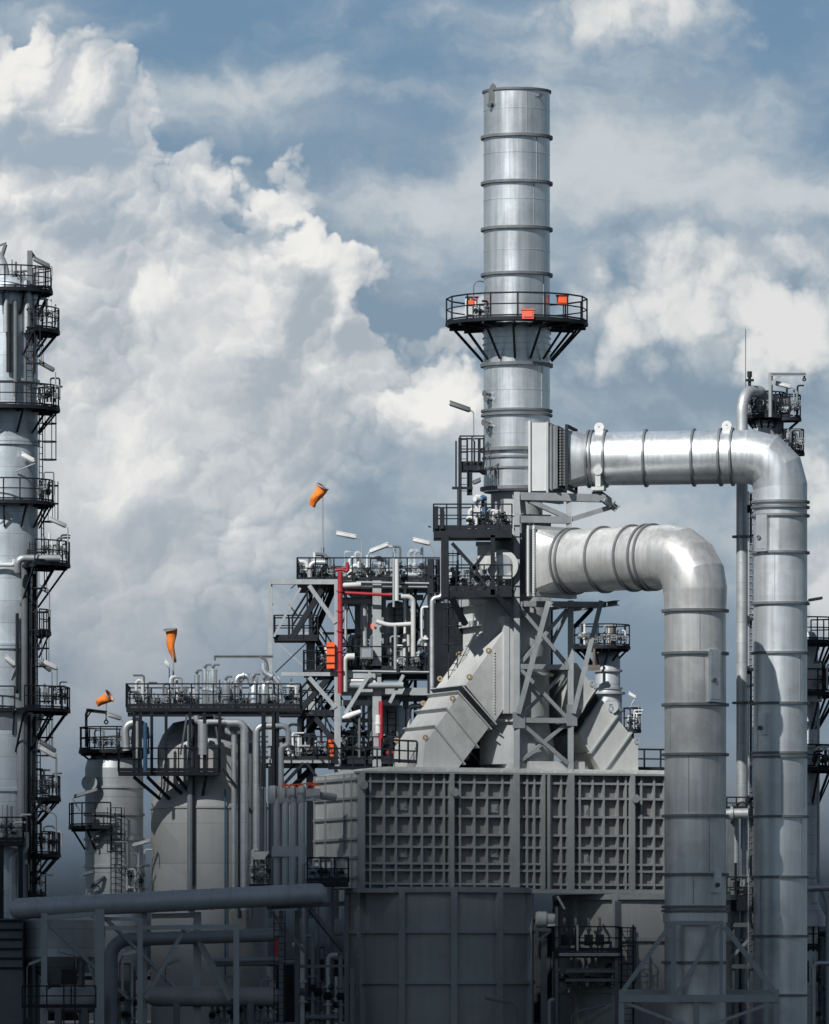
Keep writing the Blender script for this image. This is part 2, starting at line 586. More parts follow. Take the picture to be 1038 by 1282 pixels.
def stair(par, a, b, y, w=1.0, rail=True, m='dark'):
    """flight from a (low) to b (high), both world points; width along y"""
    a, b = V(a), V(b)
    mb = MB()
    for k in (0, w):
        mb.bar(a + V((0, k, 0)), b + V((0, k, 0)), .06, .26)
    n = max(3, int(abs(b.z - a.z) / .24))
    for i in range(1, n):
        q = a.lerp(b, i / n) + V((0, w / 2, 0))
        mb.box(q, .13, w / 2, .02)
    f = link('stair_flight', mb, m, par)
    if rail:
        for k in (0, w):
            rb = MB()
            o = V((0, k, 0))
            for h, r in ((1.0, .034), (.55, .028)):
                rb.tube([a + o + V((0, 0, h)), b + o + V((0, 0, h))], r, 6)
            nn = max(2, round((b - a).length / 1.2))
            for i in range(nn + 1):
                q = a.lerp(b, i / nn) + o
                rb.tube([q, q + V((0, 0, 1.0))], .036, 6)
            link('handrail', rb, m, f)
    return f


def deck(par, x0, x1, y0, y1, z, rails='fblr', m='dark', th=.22, rm='dark', name='deck', h=1.1, sp=1.15):
    mb = MB()
    mb.box(((x0 + x1) / 2, (y0 + y1) / 2, z - th / 2), (x1 - x0) / 2, (y1 - y0) / 2, th / 2)
    d = link(name, mb, m, par)
    C = {'f': ((x0, y0), (x1, y0)), 'b': ((x0, y1), (x1, y1)), 'l': ((x0, y0), (x0, y1)), 'r': ((x1, y0), (x1, y1))}
    if rails:
        for s in rails:
            rb = MB()
            (ax, ay), (bx, by) = C[s]
            railing(rb, [(ax, ay, z), (bx, by, z)], h, sp)
            link('railing', rb, rm, d)
    return d
# ------------------------------------------------------------------ sun, sky and clouds
SUN_EL, SUN_AZ = 41.0, 30.0      # degrees; the sun stands behind the camera and to its left
w = bpy.data.worlds.new("World")
sc.world = w
w.use_nodes = True
NT = w.node_tree
NT.nodes.clear()


class S:                          # sockets with arithmetic
    def __init__(s, o): s.o = o
    def __add__(s, b): return op('ADD', s, b)
    def __radd__(s, b): return op('ADD', b, s)
    def __sub__(s, b): return op('SUBTRACT', s, b)
    def __rsub__(s, b): return op('SUBTRACT', b, s)
    def __mul__(s, b): return op('MULTIPLY', s, b)
    def __rmul__(s, b): return op('MULTIPLY', b, s)
    def __truediv__(s, b): return op('DIVIDE', s, b)


def plug(x, sock):
    if isinstance(x, S):
        NT.links.new(x.o, sock)
    else:
        sock.default_value = x


def op(o, a, b=None, c=None):
    n = nod(NT, 'ShaderNodeMath', operation=o)
    plug(a, n.inputs[0])
    if b is not None: plug(b, n.inputs[1])
    if c is not None: plug(c, n.inputs[2])
    return S(n.outputs[0])


def ss(x, e0, e1, lo=0.0, hi=1.0):
    n = nod(NT, 'ShaderNodeMapRange', interpolation_type='SMOOTHSTEP')
    plug(x, n.inputs[0])
    for i, q in enumerate((e0, e1, lo, hi)):
        plug(q, n.inputs[i + 1])
    return S(n.outputs[0])


def vec(x, y, z=0.0):
    n = nod(NT, 'ShaderNodeCombineXYZ')
    for i, q in enumerate((x, y, z)): plug(q, n.inputs[i])
    return S(n.outputs[0])


def fbm(v, scale, detail=6, rough=.6, dist=0.0, lac=2.0, dim='2D'):
    n = nod(NT, 'ShaderNodeTexNoise', noise_dimensions=dim)
    plug(v, n.inputs['Vector'])
    n.inputs['Scale'].default_value = scale
    n.inputs['Detail'].default_value = detail
    n.inputs['Roughness'].default_value = rough
    n.inputs['Lacunarity'].default_value = lac
    n.inputs['Distortion'].default_value = dist
    return S(n.outputs['Fac'])


def billow(v, scale, detail=3.0, rough=.5):
    n = nod(NT, 'ShaderNodeTexVoronoi', feature='F1', voronoi_dimensions='2D', normalize=True)
    plug(v, n.inputs['Vector'])
    n.inputs['Scale'].default_value = scale
    n.inputs['Detail'].default_value = detail
    n.inputs['Roughness'].default_value = rough
    n.inputs['Lacunarity'].default_value = 2.1
    return 1.0 - S(n.outputs['Distance'])


def mixc(f, a, b):
    n = nod(NT, 'ShaderNodeMix', data_type='RGBA')
    plug(f, n.inputs[0])
    for q, i in ((a, 6), (b, 7)):
        if isinstance(q, S): NT.links.new(q.o, n.inputs[i])
        else: n.inputs[i].default_value = (*q, 1)
    return S(n.outputs[2])


def lin(r, g, b, k=1.0):          # sRGB 0-255 to linear, in the units of a 0.1-strength background
    f = lambda c: ((c / 255 + .055) / 1.055) ** 2.4 if c > 10 else c / 255 / 12.92
    return (f(r) * 10 * k, f(g) * 10 * k, f(b) * 10 * k)


tc = nod(NT, 'ShaderNodeTexCoord')
sep = nod(NT, 'ShaderNodeSeparateXYZ')
NT.links.new(tc.outputs['Generated'], sep.inputs[0])
dx, dy, dz = (S(sep.outputs[i]) for i in range(3))
az = op('ARCTAN2', dx, dy)                       # radians east of the view to the north
el = op('ARCSINE', dz)
u = az * (FPX / 1000) + .519                     # eight units to the radian
v = 1.230 - el * (FPX / 1000)
p0 = vec(u, v)
# warp so that no outline stays an ellipse
wx = fbm(vec(u + 3.1, v), 5.0, 5, .6) - .5
wy = fbm(vec(u + 9.7, v), 5.0, 5, .6) - .5
wx2 = fbm(vec(u + 13.1, v), 24.0, 3, .6) - .5
wy2 = fbm(vec(u + 19.7, v), 24.0, 3, .6) - .5
uw = u + wx * .10
vw = v + wy * .10


def blobs(uu, vv, rows, k=.03):
    out = None
    for cx, cy, rx, ry in rows:
        a = (uu - cx) * (1 / rx)
        b = (vv - cy) * (1 / ry)
        q = (1.0 - op('SQRT', a * a + b * b)) * min(rx, ry)   # about the distance inside the outline
        out = q if out is None else op('SMOOTH_MAX', out, q, k)
    return out


def glow(uu, vv, rows):
    """sum of soft lobes"""
    out = None
    for cx, cy, rx, ry, g in rows:
        a = (uu - cx) * (1 / rx)
        b = (vv - cy) * (1 / ry)
        q = ss(a * a + b * b, 1.0, 0.0) * g
        out = q if out is None else out + q
    return out


CUM = [(.02, .10, .07, .08), (.09, .15, .065, .085), (-.02, .33, .26, .16), (.15, .34, .17, .12), (.27, .48, .19, .24), (.12, .62, .26, .22), (.13, .22, .05, .06), (.03, .22, .11, .12), (.07, .20, .105, .12), (.10, .21, .07, .07), (.22, .27, .07, .045),
       (.36, .42, .085, .10), (.31, .27, .09, .05), (.385, .32, .06, .05), (.43, .48, .07, .07), (.36, .60, .10, .08), (.06, .80, .22, .16), (.545, .50, .07, .05), (.57, .44, .045, .04), (.24, .70, .13, .12)]
CUM2 = [(.87, .40, .13, .062), (.79, .365, .05, .04), (.97, .40, .11, .065), (.93, .36, .06, .04), (1.10, .42, .10, .06), (.80, .02, .085, .05), (.76, .03, .05, .035), (1.04, .63, .05, .06), (1.06, .74, .09, .07), (.745, .345, .03, .03), (.90, .33, .12, .03)]
d1 = blobs(uw, vw, CUM)
d2 = blobs(uw, vw, CUM2)
def puff(uu, vv, scale):
    """rounded heads: squared distance to scattered centres, so each cell swells like a ball"""
    n = nod(NT, 'ShaderNodeTexVoronoi', feature='F1', voronoi_dimensions='2D')
    plug(vec(uu, vv), n.inputs['Vector'])
    n.inputs['Scale'].default_value = scale
    n.inputs['Detail'].default_value = 0
    d_ = S(n.outputs['Distance'])
    return 1.0 - d_ * d_


uf = uw + wx2 * .022
vf = vw + wy2 * .022
H = []
for k_, (sc0, ox) in enumerate(((6.5, 0.0), (14.0, 2.7), (31.0, 5.1), (66.0, 8.3))):
    o_ = .26 / sc0
    uu, vv_ = (uf, vf) if k_ else (uw, vw)
    h0 = puff(uu + ox, vv_, sc0)
    h1 = puff(uu + (ox - o_ * .62), vv_ - o_, sc0)
    H.append((h0, h0 - h1))
nA = fbm(vec(uw + 2.2, vw), 5.5, 5, .52)
nA2 = fbm(vec(uw + 2.2 - .022, vw - .034), 5.5, 5, .52)
nC = fbm(vec(u + 1.3, v), 3.2, 5, .55)
nF = fbm(vec(u + 7.7, v), 14.0, 6, .62)
e1 = d1 + (op('MAXIMUM', H[0][0], .45) - .72) * .085 + (op('MAXIMUM', H[1][0], .4) - .72) * .05 + (H[2][0] - .72) * .026 + (H[3][0] - .72) * .010 + (nF - .5) * .02
e2 = d2 + (H[0][0] - .72) * .075 + (H[1][0] - .72) * .05 + (H[2][0] - .72) * .03 + (nF - .5) * .05
a1 = ss(e1, ss(v, .46, .64, .0, -.035), ss(v, .42, .64, .014, .085))
a2 = ss(e2, -.018, .05)
# soft sheet cloud, stretched along the wind
st = fbm(vec(u + v * .25 + wx * .2, v * 2.1 + wy * .25), 3.0, 6, .52)
band = blobs(u, v, [(.36, .165, .30, .075), (.80, .17, .30, .13), (.95, .29, .16, .09), (.64, .30, .16, .1), (.86, .64, .25, .10), (.66, .06, .26, .05), (.56, .57, .10, .09), (.08, .02, .1, .05)])
s1 = ss(st + band * 2.8, .36, .78) * ss(v, .98, .6)
s1 = s1 * .85
# the rest of the sky, out of this view: scattered cloud
nrm = vec(dx, dy, dz)
far = fbm(nrm, 2.6, 4, .55, dim='3D')
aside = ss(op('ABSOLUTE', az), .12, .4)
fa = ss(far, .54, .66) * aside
# blue behind
sky = nod(NT, 'ShaderNodeTexSky', sky_type='NISHITA')
sky.sun_disc = False
sky.sun_elevation = R(SUN_EL)
sky.sun_rotation = R(180 + SUN_AZ)
sky.air_density = 1.0
sky.dust_density = 0.5
sky.ozone_density = 1.5
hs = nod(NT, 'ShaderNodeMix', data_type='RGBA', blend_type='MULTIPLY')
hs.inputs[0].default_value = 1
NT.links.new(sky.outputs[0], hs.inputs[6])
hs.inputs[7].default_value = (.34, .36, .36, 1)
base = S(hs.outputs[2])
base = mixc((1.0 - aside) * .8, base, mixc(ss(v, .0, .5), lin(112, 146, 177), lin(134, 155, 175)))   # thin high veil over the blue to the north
sheet = mixc(ss(st + (nF - .5) * .25, .38, .74), lin(160, 175, 188), lin(208, 213, 215))
c = mixc(s1, base, sheet)
lit2 = ss((nA - nA2) * 1.3 + H[1][1] * .18 + H[2][1] * .1 + (nF - .5) * .25 + e2 * 3.0, -.16, .26)
c = mixc(a2 * .92, c, mixc(lit2, lin(176, 186, 194), lin(230, 230, 228)))
fade = ss(e1, .22, .02, .45, 1.25)          # heads stand out at the rim, melt together inside
lobes = glow(uw, vw, [(.02, .09, .05, .06, .30), (.10, .13, .05, .05, .3), (.30, .245, .10, .035, .3), (.38, .30, .05, .045, .3), (.43, .37, .025, .06, .22), (.05, .235, .13, .035, .2), (.24, .40, .16, .09, .14), (.44, .465, .06, .04, .2), (.2, .56, .16, .1, .1), (.55, .50, .06, .035, .2),
                      (.085, .195, .11, .07, -.20), (.09, .29, .05, .03, -.16), (.32, .305, .07, .022, -.22), (.385, .40, .045, .07, -.34), (.35, .465, .06, .025, -.22), (.22, .66, .1, .05, -.2), (.37, .56, .05, .06, -.2), (.13, .30, .08, .02, -.15), (.45, .42, .03, .05, -.2)])
shd = (nA - nA2) * .75 + fade * (H[0][1] * .26 + H[1][1] * .26 + H[2][1] * .20 + H[3][1] * .10) + (nF - .5) * .12 + (nC - .5) * .4 + lobes
lit1 = ss(shd, -.28, .26)
shade = mixc(ss(v, .42, .22), lin(168, 178, 187), lin(158, 173, 187))
cum = mixc(lit1, shade, mixc(ss(shd, .05, .4), lin(217, 219, 220), lin(240, 239, 236)))
c = mixc(a1, c, cum)
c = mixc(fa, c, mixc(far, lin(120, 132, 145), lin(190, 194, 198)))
# a made-up dark bank: sky colour faded towards the horizon
vv = v + (nC - .5) * .24 + (fbm(vec(u * .6, v * 1.4), 2.4, 5, .55) - .5) * .18
bank = ss(vv, .60, .92)
c = mixc(bank * .86, c, mixc(ss(nC, .35, .65), lin(112, 130, 148), lin(150, 161, 172)))
bank2 = ss(vv, .86, 1.19)
c = mixc(bank2, c, lin(50, 62, 74))
bank3 = ss(v, 1.02, 1.2)
c = mixc(bank3 * .85, c, lin(16, 20, 25))
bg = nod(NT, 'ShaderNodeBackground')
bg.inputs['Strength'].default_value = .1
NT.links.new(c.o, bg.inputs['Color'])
w.cycles.sampling_method = 'MANUAL'
w.cycles.sample_map_resolution = 512
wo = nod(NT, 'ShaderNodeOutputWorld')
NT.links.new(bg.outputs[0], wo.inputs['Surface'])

sd = bpy.data.lights.new('sun', 'SUN')
sd.energy = 5.0
sd.angle = R(.55)
sd.color = (1.0, .978, .945)
so = bpy.data.objects.new('sun', sd)
COL.objects.link(so)
so['kind'] = 'helper'
SDIR = V((math.sin(R(SUN_AZ)) * math.cos(R(SUN_EL)), math.cos(R(SUN_AZ)) * math.cos(R(SUN_EL)), -math.sin(R(SUN_EL))))
so.rotation_euler = SDIR.to_track_quat('-Z', 'Y').to_euler()
so.location = (-60, -60, 120)
# ------------------------------------------------------------------ view
cd = bpy.data.cameras.new('camera')
cam = bpy.data.objects.new('camera', cd)
COL.objects.link(cam)
sc.camera = cam
cam.location = (0, -D, CZ)
cam.rotation_euler = (R(90), 0, 0)
cd.sensor_fit = 'VERTICAL'
cd.sensor_height = 24
cd.lens = 24 * FPX / 1282
cd.shift_y = (YH - 641) / 1282
cd.clip_start, cd.clip_end = 1, 60000
sc.view_settings.view_transform = 'Standard'
sc.view_settings.look = 'None'
sc.view_settings.exposure = 0
sc.cycles.max_bounces = 6
sc.cycles.diffuse_bounces = 3
sc.cycles.glossy_bounces = 3

# ------------------------------------------------------------------ a flat cloud added out of view to shade the foot of the plant
TS = -SDIR                                         # towards the sun
def add_shade_cloud(dist, zc, a_, lx, lz, ly):
    """an added, unseen cloud whose upper edge casts its soft shadow line at height zc on the plane y=0"""
    nrm_ = V((a_, (TS.z + a_ * TS.x) / -TS.y, 1)).normalized()
    e = nrm_.cross(TS).normalized()                # along the cloud edge
    up = nrm_
    cen = V((0, 0, zc)) + TS * dist - up * (lz / 2)
    import bmesh
    bm = bmesh.new()
    bmesh.ops.create_icosphere(bm, subdivisions=6, radius=1)
    from mathutils import noise
    for vt in bm.verts:
        p = vt.co.copy()
        q = [math.copysign(abs(k) ** .42, k) for k in p]   # a loaf rather than a ball
        n = noise.fractal(p * 3.0, 1.0, 2.0, 4) * .5
        n2 = noise.fractal(V((p.x * 40, p.y * 9, p.z * 9)), .9, 2.0, 4)
        w_ = e * (q[0] * lx / 2 * (1 + .12 * n)) + up * (q[1] * lz / 2) + TS * (q[2] * ly / 2 * (1 + .3 * n))
        vt.co = w_ + up * (n2 * .8)
    me = bpy.data.meshes.new('shade_cloud')
    bm.to_mesh(me)
    bm.free()
    me.shade_smooth()
    me.materials.append(mat('shade_cloud_white', (.8, .8, .8), 0, 1.0, .04, .01))
    o = bpy.data.objects.new('shade_cloud', me)
    COL.objects.link(o)
    o.location = cen
    o['kind'] = 'structure'
add_shade_cloud(1650.0, 15.6, .18, 900.0, 320.0, 160.0)
# ------------------------------------------------------------------ ground
g = MB()
g.add([(-30000, -600, 0), (30000, -600, 0), (30000, 40000, 0), (-30000, 40000, 0)], [(0, 1, 2, 3)])
structure('ground', g, 'ground')

TH = R(20)
U, W_ = V((math.cos(TH), math.sin(TH), 0)), V((-math.sin(TH), math.cos(TH), 0))
ZV = V((0, 0, 1))
C0 = P(448, 966, 0)
C0.z = 0
EYE = V((0, -D, CZ))


def onp(X, Y, v0=0.0):
    """the point seen at photo pixel X, Y on the furnace's front plane, v0 metres behind it"""
    d = V(((X - 519) / FPX, 1, -(Y - YH) / FPX))
    t = (C0 + W_ * v0 - EYE).dot(W_) / d.dot(W_)
    return EYE + d * t


def uz(X, Y, v0=0.0):
    q = onp(X, Y, v0)
    return (q - C0).dot(U), q.z


def B(u_, v_, z):
    return C0 + U * u_ + W_ * v_ + ZV * z


AX = (U, W_, ZV)
# ------------------------------------------------------------------ convection box of the furnace
ZB, ZT = P(448, 1112).z, P(448, 968).z
LU, DV = uz(872, 1000)[0], 6.0
fb = thing('furnace_box', 'large grey box furnace with a grid of square stiffened panels beneath the tall stack', 'furnace', B(LU / 2, DV / 2, ZB))
link('shell', MB().box(B(LU / 2, DV / 2 + .14, (ZB + ZT) / 2), LU / 2 - .02, DV / 2 - .14, (ZT - ZB) / 2, AX), 'panel', fb)
VX = [463.6, 481, 496, 515, 528.5, 543, 556, 576, 594, 610, 629, 640, 660, 669, 690, 702.5, 726, 742, 756, 773.6, 783.5, 803, 819, 832, 848, 862]
RY = [978, 997, 1020.5, 1044, 1059.7, 1080.5, 1089, 1106]
mb = MB()
for X in VX:
    q = uz(X, 1000)[0]
    mb.box(B(q, .13, (ZB + ZT) / 2), .044, .15, (ZT - ZB) / 2 - .01, AX)
for Y in RY:
    z = P(452, Y, 0).z
    mb.box(B(LU / 2, .145, z), LU / 2 - .03, .15, .052, AX)
link('rib_lattice', mb, 'box', fb)
for X, wd in ((452, .13), (564.5, .10), (645, .15), (679, .075), (685.5, .06), (713.5, .15), (790.5, .11)):
    link('post', MB().box(B(uz(X, 1000)[0], .06, (ZB + ZT) / 2), wd, .27, (ZT - ZB) / 2 + .03, AX), 'box', fb)
link('sill_beam', MB().box(B(LU / 2, .1, ZB - .1), LU / 2 + .1, .3, .1, AX), 'box', fb)
link('eave_beam', MB().box(B(LU / 2, .12, ZT + .06), LU / 2 + .05, .3, .045, AX), 'box', fb)
mb = MB()                                        # stepped sheets of the roof edge
for i in range(24):
    q = .5 + i * (LU - .8) / 24
    mb.box(B(q + .28, .5 + .1 * (i % 2), ZT + .16), .26, .35, .04 + .02 * (i % 3), AX)
link('roof_edge_plank', mb, 'light', fb)
link('roof', MB().prism([B(-.02, .4, ZT), B(1.6, .4, ZT + .34), B(LU, .4, ZT + .3), B(LU, .4, ZT)], W_ * (DV - .5)), 'light', fb)
sp = MB()                                        # plain gable sheet on the sunny side
sp.box(B(-.02, DV / 2 + .1, (ZB + ZT) / 2), .04, DV / 2 - .12, (ZT - ZB) / 2 - .02, AX)
link('side_sheet', sp, 'light', fb)
mb = MB()
for Y in (975, 999, 1024, 1050, 1073, 1098):
    mb.box(B(-.09, DV / 2, P(448, Y).z), .07, DV / 2 - .1, .06, AX)
for q in (.55, 1.6, 4.2, 5.8):
    mb.box(B(-.085, q, (ZB + ZT) / 2), .065, .05, (ZT - ZB) / 2, AX)
link('side_rib', mb, 'box', fb)
for X, Y in ((452, 983), (566, 992), (792, 1000)):
    q, z = uz(X, Y)
    t = MB().cyl(B(q, .0, z), B(q, -.38, z), .15, 16)
    t.cyl(B(q, -.38, z), B(q, -.44, z), .2, 18)
    link('lifting_trunnion', t, 'box', fb)
for X, Y in ((506, 1007), (506, 1066), (620, 1010), (620, 1066), (733, 1015), (733, 1074)):
    q, z = uz(X, Y)
    link('peep_door', MB().box(B(q, .24, z), .22, .06, .26, AX).box(B(q + .1, .17, z), .03, .04, .12, AX), 'box', fb)

# ------------------------------------------------------------------ two radiant drums underneath
for k, (X, yc, Yt, lab) in enumerate(((552, 4.3, 1112, 'grey steel furnace drum with bolted posts and hoops below the panelled box'),
                                      (812, 8.0, 1121, 'grey furnace drum partly hidden behind the near silver duct and burner deck'))):
    c = P(X, 1200, yc)
    r = Lm(114, yc)
    zt = P(X, Yt, yc).z
    t = thing('furnace_drum', lab, 'furnace', (c.x, c.y, 0), 'cylindrical furnace drums under the box')
    link('shell', MB().lathe([(r, 0), (r, zt), (r - .5, zt + .02), (.01, zt + .02)], (c.x, c.y, 0), seg=80), 'drum', t)
    link('top_rim', MB().ring((c.x, c.y, zt - .12), ZV, r - .2, r + .22, .26, 80), 'box', t)
    for Y in (1167, 1230) if k == 0 else (1177, 1241):
        link('hoop_rib', MB().ring((c.x, c.y, P(X, Y, yc).z), ZV, r - .05, r + .16, .16, 80), 'box', t)
    for a in ((-98, -66, -31.5, 0, 30, 64) if k == 0 else (-150, -118, -86, -54, -22, 10)) :
        aa = R(a - 90 + (7.6 if k == 0 else 0))
        e = V((math.cos(aa), math.sin(aa), 0))
        s = V((-e.y, e.x, 0))
        q = V((c.x, c.y, zt / 2)) + e * (r + .09)
        pb = MB().box(q, .16, .15, zt / 2 - .03, (e, s, ZV))
        for z in range(2, int(zt / .45)):
            for sd_ in (-.1, .1):
                pb.box(q + e * .17 + s * sd_ + ZV * (z * .45 - zt / 2), .02, .025, .025, (e, s, ZV))
        link('post', pb, 'box', t)

# ------------------------------------------------------------------ stack
SY = 5.5
SC = P(647, 600, SY)
SX = SC.x
SR = Lm(41.5, SY)
zs = lambda Y: P(647, Y, SY).z
st = thing('chimney_stack', 'tall silver steel stack with ringed sections rising over the furnace', 'chimney', (SX, SY, ZT))
for a, b in ((115, 173), (173, 230.5), (230.5, 288), (288, 345), (345, 458), (458, 517), (517, 564), (564, 617)):
    link('shell_section', MB().lathe([(SR, zs(b) + .003), (SR, zs(a) - .003)], (SX, SY, 0), seg=72), 'galv', st)
link('liner', MB().lathe([(SR - .1, zs(345)), (SR - .1, zs(118))], (SX, SY, 0), seg=48), 'black', st)
for Y, e, h in ((115.5, .07, .1), (173, .14, .13), (230.5, .14, .13), (288, .14, .13), (345, .14, .13), (458, .15, .15), (515, .13, .1), (520.5, .13, .1), (564, .17, .16), (574, .08, .09), (587.5, .08, .09), (612.5, .17, .16)):
    link('stiffener_ring', MB().ring((SX, SY, zs(Y)), ZV, SR - .03, SR + e, h, 72), 'mid' if Y < 117 else 'ringm', st)
# lower barrel that flares to the roof of the furnace
link('base_barrel', MB().lathe([(SR * 1.12, ZT + .55), (SR * 1.12, zs(930)), (SR * .98, zs(908)), (SR * .98, zs(842)), (SR * 1.03, zs(838)), (SR * 1.03, zs(760)), (SR, zs(745)), (SR * .78, zs(742)), (SR * .78, zs(617))], (SX, SY, 0), seg=64), 'paint', st)
for Y in (845, 903):
    link('stiffener_ring', MB().ring((SX, SY, zs(Y)), ZV, SR - .05, SR * 1.03 + .12, .14, 64), 'light', st)
sm = random.Random(5)
for k, (a, b) in enumerate(((115, 173), (173, 230.5), (230.5, 288), (288, 345), (345, 402), (458, 515), (521, 564))):
    an = R(-90 + sm.uniform(-55, 60))
    e = V((math.cos(an), math.sin(an), 0))
    o = V((SX, SY, 0)) + e * (SR + .002)
    s_ = V((-e.y, e.x, 0))
    link('weld_seam', MB().box(o + ZV * (zs(a) + zs(b)) / 2, .012, .02, (zs(a) - zs(b)) / 2 - .1, (e, s_, ZV)), 'steel', st)
    link('weld_seam', MB().ring((SX, SY, (zs(a) + zs(b)) / 2 + sm.uniform(-.2, .3)), ZV, SR - .02, SR + .012, .03, 72), 'galv', st)
# lightning finial, ports and nameplate near the top edge
q = V((SX - SR * .72, SY - SR * .66, zs(119)))
fn = MB()
fn.add([q + V((x, 0, z)) for x, z in ((-.2, -.55), (.2, -.55), (.22, .05), (.12, .3), (0, .42), (-.12, .3), (-.22, .05))] + [q + V((x, -.12, z)) for x, z in ((-.2, -.55), (.2, -.55), (.22, .05), (.12, .3), (0, .42), (-.12, .3), (-.22, .05))],
       [tuple(range(7)), tuple(range(13, 6, -1))] + [(i, (i + 1) % 7, 7 + (i + 1) % 7, 7 + i) for i in range(7)])
fn.bar(q + V((-.28, -.1, -.58)), q + V((.24, -.1, -.58)), .06)
link('cowl_bracket', fn, 'mid', st)
for X, Y in ((617, 133), (616, 136), (673, 124)):
    a = math.asin(max(-1, min(1, (X - 647) / 41.5)))
    e = V((math.sin(a), -math.cos(a), 0))
    q = V((SX, SY, zs(Y))) + e * SR
    link('port_nozzle', MB().cyl(q - e * .05, q + e * .16, .07, 10).cyl(q + e * .16, q + e * .2, .11, 10), 'mid', st)
for X, Y in ((613.5, 495), (615, 502), (612.5, 531), (615.5, 536)):
    a = math.asin((X - 647) / 41.5)
    e = V((math.sin(a), -math.cos(a), 0))
    q = V((SX, SY, zs(Y))) + e * SR
    link('sample_port', MB().cyl(q - e * .05, q + e * .3, .09, 10).cyl(q + e * .3, q + e * .36, .16, 12).bar(q + e * .2, q + e * .2 - ZV * .35, .05), 'mid', st)
# round maintenance platform
pr = Lm(89, SY)
zp = zs(405)
pl = ring_platform(st, (SX, SY), zp, SR + .12, pr, 0, 360, brk=False, seg=16, sp=1.35, r=.04, h=1.15)
mb = MB()
for i in range(14):
    a = R(i * 360 / 14 + 9)
    e = V((math.cos(a), math.sin(a), 0))
    o = V((SX, SY, 0))
    mb.bar(o + e * (SR + .05) + ZV * (zp - .2), o + e * (pr - .05) + ZV * (zp - .17), .1, .2)
    mb.tube([o + e * (pr - .3) + ZV * (zp - .25), o + e * (SR + .1) + ZV * (zs(452))], .06, 8)
link('strut_frame', mb, 'dark', st)
mb = MB()
for i in range(9):                               # jacket rungs seen below the platform
    pass
for Y in (417, 424, 432, 440):
    mb.ring((SX, SY, zs(Y)), ZV, SR - .02, SR + .06, .05, 60)
link('band_trim', mb, 'galv', st)

for X, Y, dp, m, lab in ((591, 378, -.5, 'orange', 'orange warning box on the rail left of the stack platform'), (704, 376, .2, 'orange', 'orange warning box on the rail right of the stack platform'), (661, 393.5, -3.2, 'coral', 'coral red warning box on the front rail of the stack platform')):
    q = P(X, Y, SY + dp)
    t = thing('warning_box', lab, 'warning lamp', q, 'warning boxes round the stack platform')
    hw = .26 if m == 'orange' else .27
    link('casing', MB().box(q, hw, .16, .19 if m == 'orange' else .22).box(q + V((0, -.18, 0)), hw * .8, .02, .13), m, t)
    link('mast', MB().tube([q + V((.05, 0, -.19)), V((q.x + .05, q.y, zp))], .035, 6), 'dark', t)
    link('hood', MB().box(q + V((.0, 0, .215)), hw + .05, .2, .025), m if m == 'coral' else 'dark', t)
pipe('thin bent conduit climbing from the stack platform beside the orange box', [P(593, 402, SY - 1), P(593, 356, SY - 1), P(599, 351, SY - 1), P(606, 353, SY - .8)], .03, 'mid', .3, name='conduit', cat='conduit')
manifold('small dark valves on the deck of the round stack platform', P(592, 0, 4).x, P(612, 0, 4).x, SY - 2.2, zp + .06, 3, .5, .9, 11, .06, 'dark')

# ------------------------------------------------------------------ rectangular breeching and plenum
def poly(rows, v0):
    return [onp(X, Y, v0) for X, Y in rows]


bl = thing('breeching_duct', 'pale square duct with ribs slanting up to the stack in sunlight', 'duct', onp(550, 962, 2), 'slanted square breeching ducts')
e_lo, e_hi = onp(532, 932, 1), onp(633, 790, 1)
f_lo, f_hi = onp(574, 958, 1), onp(629, 889, 1)
DP = 4.1
link('duct_body', MB().prism(poly([(529, 965), (532, 931), (575.5, 868.5), (612, 910.5), (572, 964)], 1.0), W_ * DP), 'light', bl)
link('duct_head', MB().prism(poly([(583, 858), (631, 790), (637, 785), (637, 878), (620, 903)], 1.0), W_ * DP), 'light', bl)
link('expansion_joint', MB().prism(poly([(577, 871), (583, 861), (617.5, 900), (610, 909)], 1.12), W_ * (DP - .24)), 'black', bl)
for (xa, ya), (xb, yb) in (((545, 911), (580, 955)), ((560, 889), (597, 934)), ((575, 868), (613, 911)), ((580.5, 861), (619, 905))):
    d = V((xb - xa, yb - ya, 0)).normalized()
    a0, b0 = (xa - d.x * 3.5, ya - d.y * 3.5), (xb + d.x * 3.5, yb + d.y * 3.5)
    n = V((d.y, -d.x, 0))
    link('flange_rim', MB().prism(poly([a0, b0, (b0[0] + n.x * 1.8, b0[1] + n.y * 1.8), (a0[0] + n.x * 1.8, a0[1] + n.y * 1.8)], .88), W_ * (DP + .24)), 'paint', bl)
for X, Y, v0 in ((534, 926, 1), (568, 877, 1), (589, 850, 1), (613, 817, 1), (534, 926, 5), (568, 879, 5), (589, 848, 5), (613, 817, 5)):
    q = onp(X, Y, 1) + W_ * (v0 - 1)
    link('lifting_lug', MB().ring(q + V((-.05, 0, .1)), W_, .06, .13, .08, 14), 'yellow', bl)
mb = MB()
for i in range(22):
    q = onp(619, 817 + i * 3.6, .985)
    mb.box(q, .035, .03, .03, AX)
mb.bar(onp(619, 813, 1.02), onp(619, 897, 1.02), .05)
link('bolt_stud', mb, 'white', bl)
br = thing('breeching_duct', 'shaded square duct with ribs slanting down from the stack on its far side', 'duct', onp(780, 962, 2), 'slanted square breeching ducts')
link('duct_body', MB().prism(poly([(799, 968), (799, 932), (752, 874), (724, 917), (754, 968)], 1.0), W_ * DP), 'light', br)
link('duct_head', MB().prism(poly([(745, 864), (722, 830), (714, 830), (714, 912), (716, 907)], 1.0), W_ * DP), 'light', br)
link('expansion_joint', MB().prism(poly([(750, 876), (744, 865), (716, 905), (722, 916)], 1.12), W_ * (DP - .24)), 'black', br)
